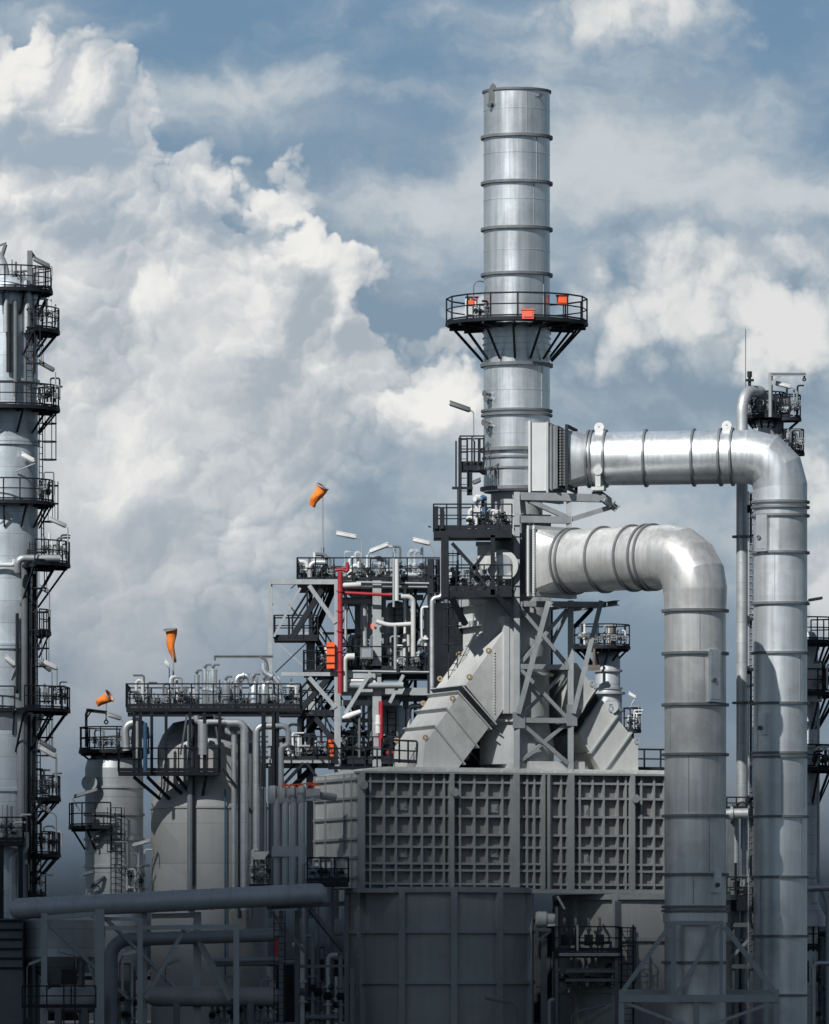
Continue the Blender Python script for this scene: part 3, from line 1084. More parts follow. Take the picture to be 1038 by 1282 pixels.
for (xa, ya), (xb, yb) in (((789, 919), (755, 967)), ((771, 898), (741, 940)), ((753, 874), (724, 917)), ((746, 864), (717, 906))):
    d = V((xb - xa, yb - ya, 0)).normalized()
    a0, b0 = (xa - d.x * 3.5, ya - d.y * 3.5), (xb + d.x * 3.5, yb + d.y * 3.5)
    n = V((d.y, -d.x, 0))
    link('flange_rim', MB().prism(poly([a0, b0, (b0[0] + n.x * 1.8, b0[1] + n.y * 1.8), (a0[0] + n.x * 1.8, a0[1] + n.y * 1.8)], .88), W_ * (DP + .24)), 'paint', br)
for X, Y in ((797, 930), (765, 890), (741, 858)):
    link('lifting_lug', MB().ring(onp(X, Y, 1) + ZV * .1, W_, .07, .155, .1, 14), 'paint', br)
pm = thing('plenum_box', 'pale plenum side with a raised square frame that swallows the sunlit slanted duct', 'duct', onp(640, 960, 2.5))
ua = uz(637, 830, .95)[0]
za, zb_ = onp(638, 893, .95).z, onp(638, 744, .95).z
VA, VB = .95, 7.4
link('casing', MB().box(B(ua + .3, (VA + VB) / 2, (za + zb_) / 2), .3, (VB - VA) / 2, (zb_ - za) / 2, AX), 'light', pm)
zt = onp(638, 772, .95).z
fr_ = MB()
fr_.box(B(ua - .12, (VA + VB) / 2, zt - .12), .13, (VB - VA) / 2 + .1, .14, AX)
fr_.box(B(ua - .12, VA + .12, (za + zt) / 2 - .14), .13, .16, (zt - za) / 2 - .13, AX)
fr_.box(B(ua - .12, VB - .12, (za + zt) / 2 - .14), .13, .16, (zt - za) / 2 - .13, AX)
fr_.box(B(ua - .12, (VA + VB) / 2, za + .1), .12, (VB - VA) / 2 - .3, .12, AX)
link('panel_frame', fr_, 'pale', pm)
link('head_beam', MB().box(B(ua - .05, (VA + VB) / 2, onp(638, 748, .95).z), .25, (VB - VA) / 2 + .15, .16, AX), 'paint', pm)
link('shade_back_wall', MB().box(B(ua + 1.6, VB - .2, (ZT + .36 + zb_) / 2), 3.0, .1, (zb_ - ZT - .36) / 2 - .1, AX), 'dark', pm)  # dark sheet standing in for the shadow behind duct and barrel
link('pedestal', MB().box(B(uz(678, 965, 2.6)[0], 2.6, ZT + .34), 1.45, 1.9, .34, AX), 'light', pm)
link('pedestal_wing', MB().box(B(uz(634, 965, 2.6)[0], 2.4, ZT + .38), .5, 1.6, .22, AX), 'light', pm)

# ------------------------------------------------------------------ galvanised support tower round the stack
tw = thing('support_tower', 'galvanised steel tower with cross braces holding the ducts at the stack', 'steel tower', onp(680, 966, .6))
F0, F1 = .55, 5.0
rows = []
pts = {}
for n_, X in (('a', 647), ('b', 714.5)):
    for m_, v0 in (('f', F0), ('r', F1)):
        q = onp(X, 700, F0) + W_ * (v0 - F0)
        pts[n_ + m_] = q
        zt_ = onp(X, 616 if n_ == 'a' else 752, F0).z
        if m_ == 'r':
            zt_ = onp(X, 752, F0).z
        rows.append(('column', V((q.x, q.y, ZT + .1)), V((q.x, q.y, zt_)), .27))
zz = lambda Y: onp(680, Y, F0).z
L_, R_ = pts['af'], pts['bf']
at = lambda q, Y: V((q.x, q.y, zz(Y)))
for Y in (757, 835, 902):
    rows.append(('beam', at(L_, Y) + U * .14, at(R_, Y) - U * .14, .24))
    rows.append(('beam', at(pts['ar'], Y) + U * .14, at(pts['br'], Y) - U * .14, .2))
    rows.append(('beam', at(R_, Y) + W_ * .15, at(pts['br'], Y) - W_ * .15, .2))
sh = U * .15
off = W_ * -.02
for ya, yb in ((762, 833), (838, 900), (905, 955)):
    rows.append(('brace', at(L_, ya) + sh + off, at(R_, yb) - sh + off, .17))
    rows.append(('brace', at(L_, yb) + sh - off * 6, at(R_, ya) - sh - off * 6, .15))
for ya, yb in ((762, 833), (838, 900)):
    rows.append(('brace', at(R_, ya) + W_ * .2, at(pts['br'], yb) - W_ * .2, .14))
# head bracket that carries the upper duct
q0 = at(L_, 622)
hb = onp(770, 629, F0)
rows += [('beam', q0 + U * .14, onp(757, 624, F0), .36), ('beam', at(L_, 651) + U * .14, onp(713, 651, F0), .32), ('column', onp(712.5, 626, F0), onp(712.5, 662, F0), .26),
         ('brace', onp(716, 650, F0 - .05), onp(768, 634, F0 - .05), .22), ('brace', onp(663, 627, F0), onp(708, 647, F0), .22), ('beam', onp(747, 617, F0 + 1.2), onp(770, 634, F0 - 1.0), .38)]
rows.append(('beam', at(L_, 622) + W_ * .3, onp(740, 622, F0) + W_ * 3.8, .2))
# lower shelf under the elbowed duct, with raking struts
rows += [('beam', at(L_, 757) + U * .2 + W_ * -.3, onp(758, 757, F0 - .3), .26), ('beam', onp(757, 757, F0 - .2), onp(757, 757, F0 - .2) + W_ * 4, .22), ('beam', onp(757, 757, F0) - W_ * 1.6, onp(757, 757, F0) - W_ * .4, .24),
         ('strut', onp(687, 752, -.9), onp(649, 893, F0 - .2), .24), ('strut', onp(753, 752, -.4), onp(718, 893, F0 - .2), .22), ('strut', onp(741, 762, F0), onp(719, 785, F0), .2, 'dark'),
         ('strut', onp(700, 758, F0 - .5), onp(690, 757, -1.3), .2)]
members(tw, rows, 'steel')
link('gusset_plate', MB().box(at(L_, 902) + U * .05 - W_ * .16, .3, .03, .38, AX), 'steel', tw)
link('gusset_plate', MB().box(at(R_, 895) - W_ * .16, .26, .03, .5, AX), 'steel', tw)

# ------------------------------------------------------------------ silver ducts
def axis_t(S0, d, X):
    return ((X - 519) * (D + S0.y) / FPX - S0.x) / (d.x - (X - 519) * d.y / FPX)


def loft_sq(mb, a, b, ax, hs, hz, r, n=48):
    """square mouth at a, round at b"""
    s = V((-ax.y, ax.x, 0)).normalized()
    A, E = [], []
    for i in range(n):
        t = 2 * math.pi * (i + .5) / n
        c_, s_ = math.cos(t), math.sin(t)
        k = 1 / max(abs(c_), abs(s_))
        A.append(a + s * (c_ * k * hs) + ZV * (s_ * k * hz))
        E.append(b + s * (c_ * r) + ZV * (s_ * r))
    return mb.add(A + E, [(i, (i + 1) % n, n + (i + 1) % n, n + i) for i in range(n)])


# upper duct
dU = V((math.cos(R(10)), -math.sin(R(10)), 0))
S0 = P(700, 575, 5.0)
aU = lambda X: S0 + dU * axis_t(S0, dU, X)
rU = 1.26
ud = thing('flue_duct', 'silver round duct leaving the stack top and turning down along the sky edge', 'duct', (aU(977).x, aU(977).y, 0), 'silver flue ducts')
sU = V((-dU.y, dU.x, 0))
AXU = (dU, sU, ZV)
a, b = aU(668), aU(691)
link('nozzle_box', MB().box((a + b) / 2 + V((0, 0, .03)), (b - a).length / 2, 1.35, 1.6, AXU), 'pale', ud)
for X, e, wd, m in ((669, .06, .05, 'pale'), (691, .0, .05, 'paint'), (702, .06, .08, 'mid'), (715.5, .1, .07, 'dark')):
    c = aU(X)
    f_ = MB()
    hh, ww = (1.6 if X < 702 else 1.36) + e, 1.36 + e
    for sg in (-1, 1):
        f_.box(c + ZV * (sg * hh), wd, ww + .06, .06, AXU)
        f_.box(c + sU * (sg * ww), wd, .06, hh - .06, AXU)
    link('flange_rim', f_, m, ud)
link('throat_box', MB().box((aU(691.5) + aU(703)) / 2, (aU(703) - aU(691.5)).length / 2, 1.28, 1.48, AXU), 'steel', ud)  # darker box, frame and rims paint in the nozzle's shaded right side
link('reveal_frame', MB().box(aU(696), .05, 1.38, 1.56, AXU), 'mid', ud)
link('expansion_joint', MB().box((aU(703) + aU(714)) / 2, (aU(714) - aU(703)).length / 2, 1.3, 1.3, AXU), 'black', ud)
for X in (707, 712):
    mb = MB().bar(aU(X) - sU * 1.31 - ZV * 1.34, aU(X) - sU * 1.31 + ZV * 1.34, .04)
    for i in range(20):
        mb.box(aU(X) - sU * 1.33 + ZV * (-1.3 + i * .137), .05, .03, .03, AXU)
    link('bolt_stud', mb, 'mid', ud)
link('transition', loft_sq(MB(), aU(715), aU(737), dU, 1.3, 1.3, rU), 'duct', ud, sharp=20)
corner = aU(977)
cz0 = corner.z
BT = 2.1
arc = fillet([aU(900), corner, V((corner.x, corner.y, 0))], BT, 3)[1:-1]
xs = [737, 759, 809, 869, 902]
for i in range(len(xs) - 1):
    link('duct_section', MB().tube([aU(xs[i]), aU(xs[i + 1])], rU, 64, False), 'duct', ud)
link('duct_section', MB().tube([aU(902), arc[0]], rU, 64, False), 'duct', ud)
for i in range(3):                                # mitred elbow, one gore after another
    pass
link('elbow', MB().tube([arc[0] - dU * .02] + arc + [arc[-1] - ZV * .02], rU, 64, False), 'duct', ud, sharp=13)
yU = corner.y
zU = lambda Y: P(977, Y, yU).z
ys = [629, 692.4, 756, 818, 881, 945, 1022.5, 1098, 1172, 1246]
zlast = arc[-1].z
for a_, b_ in zip([None] + ys, ys + [None]):
    zt_ = zlast if a_ is None else zU(a_)
    zb_ = 0 if b_ is None else zU(b_)
    if zt_ - zb_ < .05:
        continue
    link('duct_section', MB().lathe([(rU, zb_ + .003), (rU, zt_ - .003)], (corner.x, corner.y, 0), seg=64), 'duct', ud)
for X in (737.5, 742, 759, 809, 869, 902.6, 917.6):
    link('stiffener_ring', MB().ring(aU(X), dU, rU - .03, rU + .11, .1, 64), 'ringm', ud)
for Y in (629, 635.5, 646, 692.4, 756, 818, 881, 943, 948, 1022.5, 1098, 1172, 1246):
    link('stiffener_ring', MB().ring((corner.x, corner.y, zU(Y)), ZV, rU - .03, rU + .12, .11, 64), 'ringm', ud)
for X in (752, 911.5):
    c = aU(X) + ZV * (rU + .12)
    link('lifting_eye', MB().ring(c - sU * .4 + ZV * .05, sU, .06, .24, .14, 18).box(c - sU * .4 - ZV * .15, .2, .1, .2, AXU), 'white', ud)


def hatch(par, c, r, ang, z0, z1, wd, m='duct'):
    """flat cover plate standing proud of a round duct"""
    e = V((math.cos(R(ang)), math.sin(R(ang)), 0))
    s = V((-e.y, e.x, 0))
    q = V((c.x, c.y, (z0 + z1) / 2)) + e * (r + .02)
    h = link('access_hatch', MB().box(q, .16, wd, (z1 - z0) / 2, (e, s, ZV)).box(q + e * .17, .015, wd * .8, (z1 - z0) / 2 - .12, (e, s, ZV)), m, par)
    link('handle', MB().ring(q + e * .24 - s * wd * .3 - ZV * .2, e, .05, .11, .06, 12).cyl(q + e * .14 - s * wd * .3 - ZV * .2, q + e * .24 - s * wd * .3 - ZV * .2, .05, 8), 'mid', h)


hatch(ud, corner, rU, -90 - 41, zU(692), zU(646), .32)
hatch(ud, corner, rU, -90 - 40, zU(921), zU(893), .22)
sm = random.Random(9)
for par_, c_, r_, zf, rows_ in ((ud, corner, rU, zU, ((646, 692), (692, 756), (756, 818), (818, 881), (881, 943), (948, 1022), (1022, 1098), (1098, 1172))),):
    for a, b in rows_:
        an = R(-90 + sm.uniform(-60, 60))
        e = V((math.cos(an), math.sin(an), 0))
        s_ = V((-e.y, e.x, 0))
        link('weld_seam', MB().box(V((c_.x, c_.y, (zf(a) + zf(b)) / 2)) + e * (r_ + .002), .01, .018, (zf(a) - zf(b)) / 2 - .1, (e, s_, ZV)), 'steel', par_)
sdl = MB().box(aU(754) - sU * 1.1 - ZV * .95, .12, .3, .45, AXU)
sdl.box(aU(754) - sU * 1.1 - ZV * 1.5, .3, .4, .08, AXU).cyl(aU(754) - sU * 1.45 - ZV * .65, aU(754) - sU * .9 - ZV * .65, .22, 14)
link('saddle', sdl, 'light', ud)

# lower duct, turning towards the viewer
dL = V((math.cos(R(40)), -math.sin(R(40)), 0))
T0 = P(690, 704, 3.1)
aL = lambda X: T0 + dL * axis_t(T0, dL, X)
rL = 1.47
ld = thing('flue_duct', 'fat silver elbowed duct standing on a braced frame before the furnace corner', 'duct', (aL(870.5).x, aL(870.5).y, 0), 'silver flue ducts')
sL = V((-dL.y, dL.x, 0))
AXL = (dL, sL, ZV)
pz0, pz1 = onp(655, 754, 1.4).z, onp(655, 644, 1.4).z
pa, pb = uz(649, 700, 1.2)[0], uz(690, 700, 1.2)[0]
link('inlet_box', MB().box(B((pa + pb) / 2, 2.8, (pz0 + pz1) / 2), (pb - pa) / 2, 1.6, (pz1 - pz0) / 2, AX), 'steel', ld)
link('panel_rim', MB().box(B(uz(661, 700, 1.1)[0], 1.1, (pz0 + pz1) / 2), .05, .14, (pz1 - pz0) / 2 - .2, AX), 'paint', ld)
link('expansion_joint', MB().box((aL(682) + aL(691)) / 2, (aL(691) - aL(682)).length / 2, 1.45, 1.5, AXL), 'black', ld)
for X, e in ((688, .06), (694.5, .03)):
    c = aL(X)
    f_ = MB()
    for sg in (-1, 1):
        f_.box(c + ZV * (sg * 1.55), .06, 1.55 + e, .1, AXL)
        f_.box(c + sL * (sg * (1.5 + e)), .06, .06, 1.5, AXL)
    link('flange_rim', f_, 'pale', ld)
mb = MB().bar(aL(695.2) - sL * 1.58 - ZV * 1.55, aL(695.2) - sL * 1.58 + ZV * 1.55, .03)
for i in range(26):
    mb.box(aL(695.5) - sL * 1.6 + ZV * (-1.5 + i * .12), .04, .03, .025, AXL)
link('bolt_stud', mb, 'white', ld)
link('transition', loft_sq(MB(), aL(695), aL(713), dL, 1.47, 1.48, rL), 'duct2', ld, sharp=20)
cL = aL(870.5)
arcL = fillet([aL(800), cL, V((cL.x, cL.y, 0))], 2.35, 4)[1:-1]
xs = [713, 720, 757, 793, 811]
for i in range(len(xs) - 1):
    link('duct_section', MB().tube([aL(xs[i]), aL(xs[i + 1])], rL, 64, False), 'duct2', ld)
link('duct_section', MB().tube([aL(811), arcL[0]], rL, 64, False), 'duct2', ld)
link('elbow', MB().tube([arcL[0] - dL * .02] + arcL + [arcL[-1] - ZV * .02], rL, 64, False), 'duct2', ld, sharp=13)
for X in (714, 720, 757, 793, 811, 818):
    link('stiffener_ring', MB().ring(aL(X), dL, rL - .03, rL + .1, .1, 64), 'ringm', ld)
yL = cL.y
rV = Lm(38.6, yL)
zL = lambda Y: P(870, Y, yL).z
ys = [765, 818.5, 882.6, 945, 1021.7, 1095, 1136, 1205]
zl = arcL[-1].z
link('duct_section', MB().lathe([(rV, zL(765)), (rL, zl)], (cL.x, cL.y, 0), seg=64), 'duct2', ld)
for a_, b_ in zip(ys, ys[1:] + [None]):
    zb_ = 0 if b_ is None else zL(b_)
    link('duct_section', MB().lathe([(rV, zb_ + .003), (rV, zL(a_) - .003)], (cL.x, cL.y, 0), seg=64), 'duct2', ld)
for Y in (765, 818.5, 882.6, 945, 1021.7, 1095, 1135.5, 1140.5, 1205):
    link('stiffener_ring', MB().ring((cL.x, cL.y, zL(Y)), ZV, rV - .03, rV + .14, .12, 64), 'ringm', ld)
link('base_collar', MB().ring((cL.x, cL.y, zL(1149)), ZV, rV - .05, rV + .07, .42, 64), 'duct2', ld)
hatch(ld, cL, rV, -90 + 33, zL(880), zL(815), .33)
hatch(ld, cL, rV, -90 + 38, zL(1118), zL(1088), .22)
for a, b in ((765, 818), (819, 882), (883, 945), (945, 1021), (1022, 1095), (1095, 1135)):
    an = R(-90 + sm.uniform(-60, 60))
    e = V((math.cos(an), math.sin(an), 0))
    s_ = V((-e.y, e.x, 0))
    link('weld_seam', MB().box(V((cL.x, cL.y, (zL(a) + zL(b)) / 2)) + e * (rV + .002), .01, .02, (zL(a) - zL(b)) / 2 - .1, (e, s_, ZV)), 'steel', ld)
sup = thing('duct_stand', 'grey braced steel stand under the fat elbowed duct', 'steel frame', (cL.x, cL.y, 0))
yq = cL.y
rows = []
zt_, zb_ = zL(1156), zL(1249)
q = lambda X, Y, dy=-1.7: V((P(X, Y, yq + dy).x, yq + dy, zL(Y)))
rows += [('beam', q(838, 1156), q(906, 1156), .2), ('beam', q(775, 1250), q(975, 1250), .34), ('beam', q(775, 1243, 1.8), q(975, 1243, 1.8), .3),
         ('leg', q(843.5, 1158), q(843.5, 1247), .24), ('leg', q(903, 1158), q(903, 1247), .16), ('leg', q(843.5, 1158, 1.7), q(843.5, 1247, 1.7), .2), ('leg', q(903, 1158, 1.7), q(903, 1247, 1.7), .2),
         ('brace', q(838, 1160), q(776, 1246), .2), ('brace', q(899, 1160, -1.8), q(846, 1246, -1.8), .16), ('brace', q(907, 1160), q(973, 1246), .24),
         ('leg', q(778, 1252), q(778, 1290), .26), ('leg', q(872, 1252), q(872, 1290), .26), ('leg', q(972, 1252), q(972, 1290), .26),
         ('brace', q(780, 1254), q(868, 1288), .14), ('brace', q(970, 1254), q(876, 1288), .14)]
members(sup, rows, 'steel')
# ------------------------------------------------------------------ tall column at the edge of the picture
KY = 6.0
kc = P(8, 900, KY)
KR = Lm(39.5, KY)
zk = lambda Y: P(8, Y, KY).z
tc_ = thing('distillation_column', 'tall steel distillation column with stacked side platforms and ladders', 'column', (kc.x, KY, 0))
secs = [(368, 516), (516, 556), (556, 632), (632, 710), (710, 812), (812, 892), (892, 1150)]
for a, b in secs:
    link('shell_section', MB().lathe([(KR, zk(b) + .003), (KR, zk(a) - .003)], (kc.x, KY, 0), seg=56), 'colmn', tc_)
link('skirt', MB().lathe([(KR + .12, 0), (KR + .12, zk(1150))], (kc.x, KY, 0), seg=48), 'mid', tc_)
link('head', MB().lathe([(KR, zk(368)), (KR * .97, zk(358)), (KR * .8, zk(350)), (KR * .4, zk(345)), (.01, zk(343))], (kc.x, KY, 0), seg=40), 'colmn', tc_)
link('flare_cone', MB().lathe([(KR + .02, zk(915)), (KR + .35, zk(893)), (KR + .02, zk(893))], (kc.x, KY, 0), seg=40), 'colmn', tc_)
for Y in (370, 478, 512, 516, 553, 557, 632, 707, 808, 812, 892, 990, 1055):
    link('stiffener_ring', MB().ring((kc.x, KY, zk(Y)), ZV, KR - .03, KR + .1, .13, 48), 'colmn', tc_)
for a0, a1, Y, X1 in ((-150, 55, 365, 66), (-55, 50, 415, 75), (-165, 30, 512, 75), (-150, 30, 630, 68), (-60, 45, 707, 88), (-38, 35, 792, 64), (-70, 45, 889, 88), (-150, -75, 889, 74), (-45, 40, 1000, 76), (-45, 40, 1070, 76), (-50, 30, 1120, 58)):
    r1 = Lm(X1 - 8, KY) if X1 != 74 else KR + .5
    ring_platform(tc_, (kc.x, KY), zk(Y), KR + .05, r1, a0, a1, sp=.8, bl=1.1 if X1 < 88 else 1.9, h=1.05)
# ladders and cable tray run down the shaded flank
for Y0, Y1, an in ((415, 365, -35), (512, 415, -48), (630, 512, -20), (707, 630, -12), (792, 707, -42), (889, 792, -38), (1000, 889, -30), (1070, 1000, -40), (1120, 1070, -28)):
    e = V((math.cos(R(an)), math.sin(R(an)), 0))
    link('caged_ladder', ladder(MB(), V((kc.x, KY, 0)) + e * (KR + .28), zk(Y0), zk(Y1) + 1.0, an), 'dark', tc_)
for X, Y0, Y1, r, m in ((33, 700, 1150, .16, 'mid'), (38, 690, 1150, .09, 'dark'), (29, 905, 1150, .2, 'pgrey'), (44, 395, 470, .1, 'mid'), (14, 385, 470, .13, 'dark'), (22, 380, 500, .1, 'mid'), (10, 365, 420, .12, 'pipe'), (44, 720, 1150, .08, 'dark'), (24, 770, 870, .08, 'dark'), (36, 355, 420, .16, 'pipe')):
    dxx = P(X, 0, KY).x - kc.x
    dyy = -math.sqrt(max(.0, (KR + .22) ** 2 - dxx ** 2))
    link('riser_pipe', MB().tube([(kc.x + dxx, KY + dyy, zk(Y1)), (kc.x + dxx, KY + dyy, zk(Y0))], r, 10), m, tc_)
cy_ = KY - KR - .3
link('nozzle_pipe', MB().tube(fillet([P(22, 716, cy_ - .4), P(22, 699, cy_ - .6), P(75, 699, cy_ - .2)], .3), .17, 12), 'pipe', tc_)
link('riser_pipe', MB().tube(fillet([P(18, 700, cy_), P(18, 707, cy_), P(-10, 707, cy_)], .2), .1, 8), 'white', tc_)
link('riser_pipe', MB().tube(fillet([P(33, 1042, cy_ - .5), P(33, 1066, cy_ - .5), P(15, 1071, cy_ - .5), P(15, 1150, cy_ - .5)], .3), .13, 10), 'pipe', tc_)
# overhead vapour line at the top
pipe('silver swan-neck vapour pipe rising from the top of the tall column', [P(-20, 322, KY - .6), P(-4, 318, KY - .6), P(5, 338, KY - .6), P(5, 366, KY - .6)], .28, 'pipe', .5)
link('vent_stack', MB().tube([P(1, 326, KY - .6), P(7, 306, KY - .6)], .1, 8).tube([P(-12, 312, KY - .6), P(8, 304, KY - .6)], .05, 6), 'mid', tc_)
q = thing('davit_post', 'dark davit post standing at the top platform of the tall column', 'hoist', P(38, 364, KY - 1))
link('mast', MB().ibeam(P(37.5, 362, KY - 1), P(37.5, 314, KY - 1), .24, .24), 'mid', q)
link('arm', MB().prism([P(39, 313, KY - 1), P(45, 321, KY - 1), P(39, 323, KY - 1)], (0, .2, 0)), 'dark', q)
for sd_, Y, x0, x1, n in ((1, 508, 50, 72, 5), (2, 411, 52, 72, 4), (3, 703, 54, 85, 6), (4, 885, 54, 84, 6), (5, 996, 50, 72, 6), (6, 1066, 50, 72, 5), (8, 1116, 36, 54, 4), (9, 627, 50, 64, 3), (10, 361, 14, 34, 4)):
    nm = {508: 'third', 411: 'second', 703: 'long bracketed', 885: 'broad braced', 996: 'small', 1066: 'low curved', 1116: 'lowest', 627: 'fourth', 361: 'topmost'}[Y]
    manifold('dark valves and instruments on the %s platform of the tall column' % nm, P(x0, 0, KY).x, P(x1, 0, KY).x, KY - .7, zk(Y) + .1, n, .6, 1.25, 30 + sd_, .06, 'mid', header=False)
for lab, base, top, a, b, m in (
        ('dark tube lamp slanting below the davit on the top platform', (65, 345), (65, 333), (42, 324), (62, 334), 'mid'),
        ('dark tube lamp slanting out above the third column platform', (69.5, 489), (69.5, 466), (48, 453), (68, 464), 'mid'),
        ('short white tube lamp on the column face below the third platform', (20, 590), (44, 580), (27, 569), (43, 578), 'white'),
        ('grey tube lamp slanting over the bracketed column platform', (85, 690), (85, 660), (63, 650), (83, 659), 'steel'),
        ('white tube lamp on the column face above the long platform', (0, 655), (6, 650), (6, 643), (16, 650), 'white'),
        ('short pale tube lamp under the bracketed column platform', (62, 772), (62, 742), (50, 735), (61, 741), 'steel'),
        ('white lamp of the pair slanting over the broad braced platform', (71.5, 868), (71.5, 837), (51, 827), (71, 837), 'white'),
        ('dark lamp of the pair slanting over the broad braced platform', (65, 868), (65, 841), (49, 829), (64, 840), 'mid'),
        ('white tube lamp on the column face above the broad platform', (14, 850), (20, 834), (7, 823), (19, 833), 'white'),
        ('dark thick tube lamp above the small caged column platform', (70, 980), (70, 943), (51, 929), (70, 941), 'mid'),
        ('white thick tube lamp above the small caged column platform', (71, 980), (71, 949), (50, 936), (70, 948), 'white'),
        ('pale tube lamp slanting over the low curved column platform', (70.5, 1050), (70.5, 1020), (45, 1006), (63, 1017), 'steel'),
        ('white lamp on a bent pole at the foot of the tall column', (36, 1115), (36, 1083), (22, 1074), (34, 1081), 'white')):
    lamp(lab, KY - 1.5, base, top, a, b, m, r=.12 if m == 'white' else .11)
# floor of equipment at its foot
manifold('clustered white instruments on the low front platform of the tall column', P(0, 0, 3).x, P(28, 0, 3).x, 3.2, P(0, 1053, 3).z, 7, .8, 1.9, 61, .08)
lp = thing('service_platform', 'low dark platform projecting before the tall column', 'platform', P(10, 1055, 3))
deck(lp, P(-12, 0, 2.5).x, P(29, 0, 2.5).x, 2.4, 4.3, P(0, 1053, 3).z, 'flr', sp=.7)
members(lp, [('leg', P(2, 1055, 2.6), P(2, 1290, 2.6), .2), ('leg', P(26, 1055, 2.6), P(26, 1290, 2.6), .2)], 'dark')

# ------------------------------------------------------------------ small tower with a caged ladder
QY = 9.0
qc = P(143, 1000, QY)
QR = Lm(36.5, QY)
zq = lambda Y: P(143, Y, QY).z
s2 = thing('cladded_vessel', 'short insulated tower with a domed top and ladder behind the big vessel', 'vessel', (qc.x, QY, 0))
link('shell', MB().lathe([(QR, zq(1140)), (QR, zq(962))], (qc.x, QY, 0), seg=48), 'clad', s2)
link('head', MB().lathe([(QR, zq(962)), (QR * .93, zq(952)), (QR * .7, zq(945)), (.01, zq(941))], (qc.x, QY, 0), seg=40), 'clad', s2)
link('hopper', MB().lathe([(QR * .7, zq(1230)), (QR * 1.02, zq(1196)), (QR * 1.02, zq(1140))], (qc.x, QY, 0), seg=40), 'clad', s2)
link('skirt', MB().lathe([(QR * .72, 0), (QR * .72, zq(1228))], (qc.x, QY, 0), seg=32), 'mid', s2)
for Y in (986, 1020, 1051, 1085):
    link('band_rim', MB().ring((qc.x, QY, zq(Y)), ZV, QR - .03, QR + .07, .12, 40), 'clad', s2)
ring_platform(s2, (qc.x, QY), zq(940), .4, Lm(44, QY), 0, 360, sp=.8)
ring_platform(s2, (qc.x, QY), zq(1035), QR + .05, Lm(57, QY), -195, -92, sp=.8)
e = V((-.02, -1, 0))
for X, Y0, Y1 in ((146, 1120, 1012),):
    link('caged_ladder', ladder(MB(), (P(X, 0, QY - QR).x, QY - QR - .35), zq(Y0), zq(Y1), -90, True, .5), 'dark', s2)
link('manway', MB().cyl(P(116, 980, QY - QR * .6), P(112, 980, QY - QR * .6 - .9), .3, 16).ring(P(112, 980, QY - QR * .6 - .9), (.1, 1, 0), .1, .38, .08, 18), 'clad', s2)
for X, Y in ((123, 1052), (122, 1110)):
    link('pipe_stub', MB().tube(fillet([P(X - 8, Y, QY - QR - .1), P(X, Y - 5, QY - QR - .3), P(X + 9, Y - 12, QY - QR)], .3), .09, 8), 'mid', s2)
manifold('dark fittings crowding the top deck of the short tower', P(108, 0, QY).x, P(178, 0, QY).x, QY - 1, zq(940) + .1, 9, .5, 1.1, 71, .06, 'mid', header=False)
manifold('pale valve cluster low beside the short tower ladder', P(158, 0, 7).x, P(184, 0, 7).x, 6.5, zq(1118), 6, .6, 2.4, 72, .07)
pipe('silver swan-neck pipe arching over the deck of the short tower', [P(158, 940, 7.5), P(156, 905, 7.5), P(180, 905, 7.5), P(183, 925, 7.5)], .2, 'pipe', .6)
da = thing('davit_crane', 'dark davit arm on a post above the short tower', 'hoist', P(108, 935, 8))
link('mast', MB().tube(fillet([P(108, 935, 8), P(108, 892, 8), P(113, 888, 8)], .15), .07, 8), 'dark', da)
link('arm', MB().ibeam(P(108, 889, 8), P(134, 892, 8), .16).bar(P(108, 900, 8), P(115, 889, 8), .07), 'dark', da)
link('hook', MB().tube([P(133, 892, 8), P(133, 902, 8)], .04, 6).ring(P(133, 904, 8), (0, 1, 0), .05, .12, .05, 10), 'dark', da)
windsock('small orange windsock hanging over the davit of the short tower', 8, (133, 899), (133, 874), (137, 871), (121, 882), .30, .13)
lamp('dim tube lamp slanting down beside the davit of the short tower', 7.5, (158, 930), (153, 901), (136, 895), (152, 900), 'steel')
lamp('long thin tube lamp sticking out of the short tower flank', 6, (100, 1015), (91, 1000), (92, 998), (122, 989), 'steel', r=.08)
lamp('tube lamp jutting low from the short tower by the ladder', 6, (105, 1128), (100, 1100), (104, 1095), (117, 1092), 'steel', r=.08)
lamp('white tube lamp between short tower and big vessel', 6, (193, 1075), (191, 1056), (166, 1059), (188, 1053), 'white', r=.09)

# ------------------------------------------------------------------ big vessel with the crowded deck
GY = 8.0
gc = P(262, 1000, GY)
GR = Lm(73, GY)
zg = lambda Y: P(262, Y, GY).z
v1 = thing('process_vessel', 'big pale round vessel carrying a crowded dark deck with silver cylinders', 'vessel', (gc.x, GY, 0))
link('shell', MB().lathe([(GR, 0), (GR, zg(1012))], (gc.x, GY, 0), seg=72), 'vessel', v1)
link('shoulder_cone', MB().lathe([(GR, zg(1012)), (GR * .99, zg(1006)), (GR * .90, zg(985)), (GR * .885, zg(935))], (gc.x, GY, 0), seg=64), 'vessel', v1)
link('head', MB().lathe([(GR * .885, zg(935)), (GR * .80, zg(920)), (GR * .62, zg(905)), (.01, zg(896))], (gc.x, GY, 0), seg=56), 'clad', v1)
link('hoop_rib', MB().ring((gc.x, GY, zg(1012)), ZV, GR - .05, GR + .06, .1, 64), 'vessel', v1)
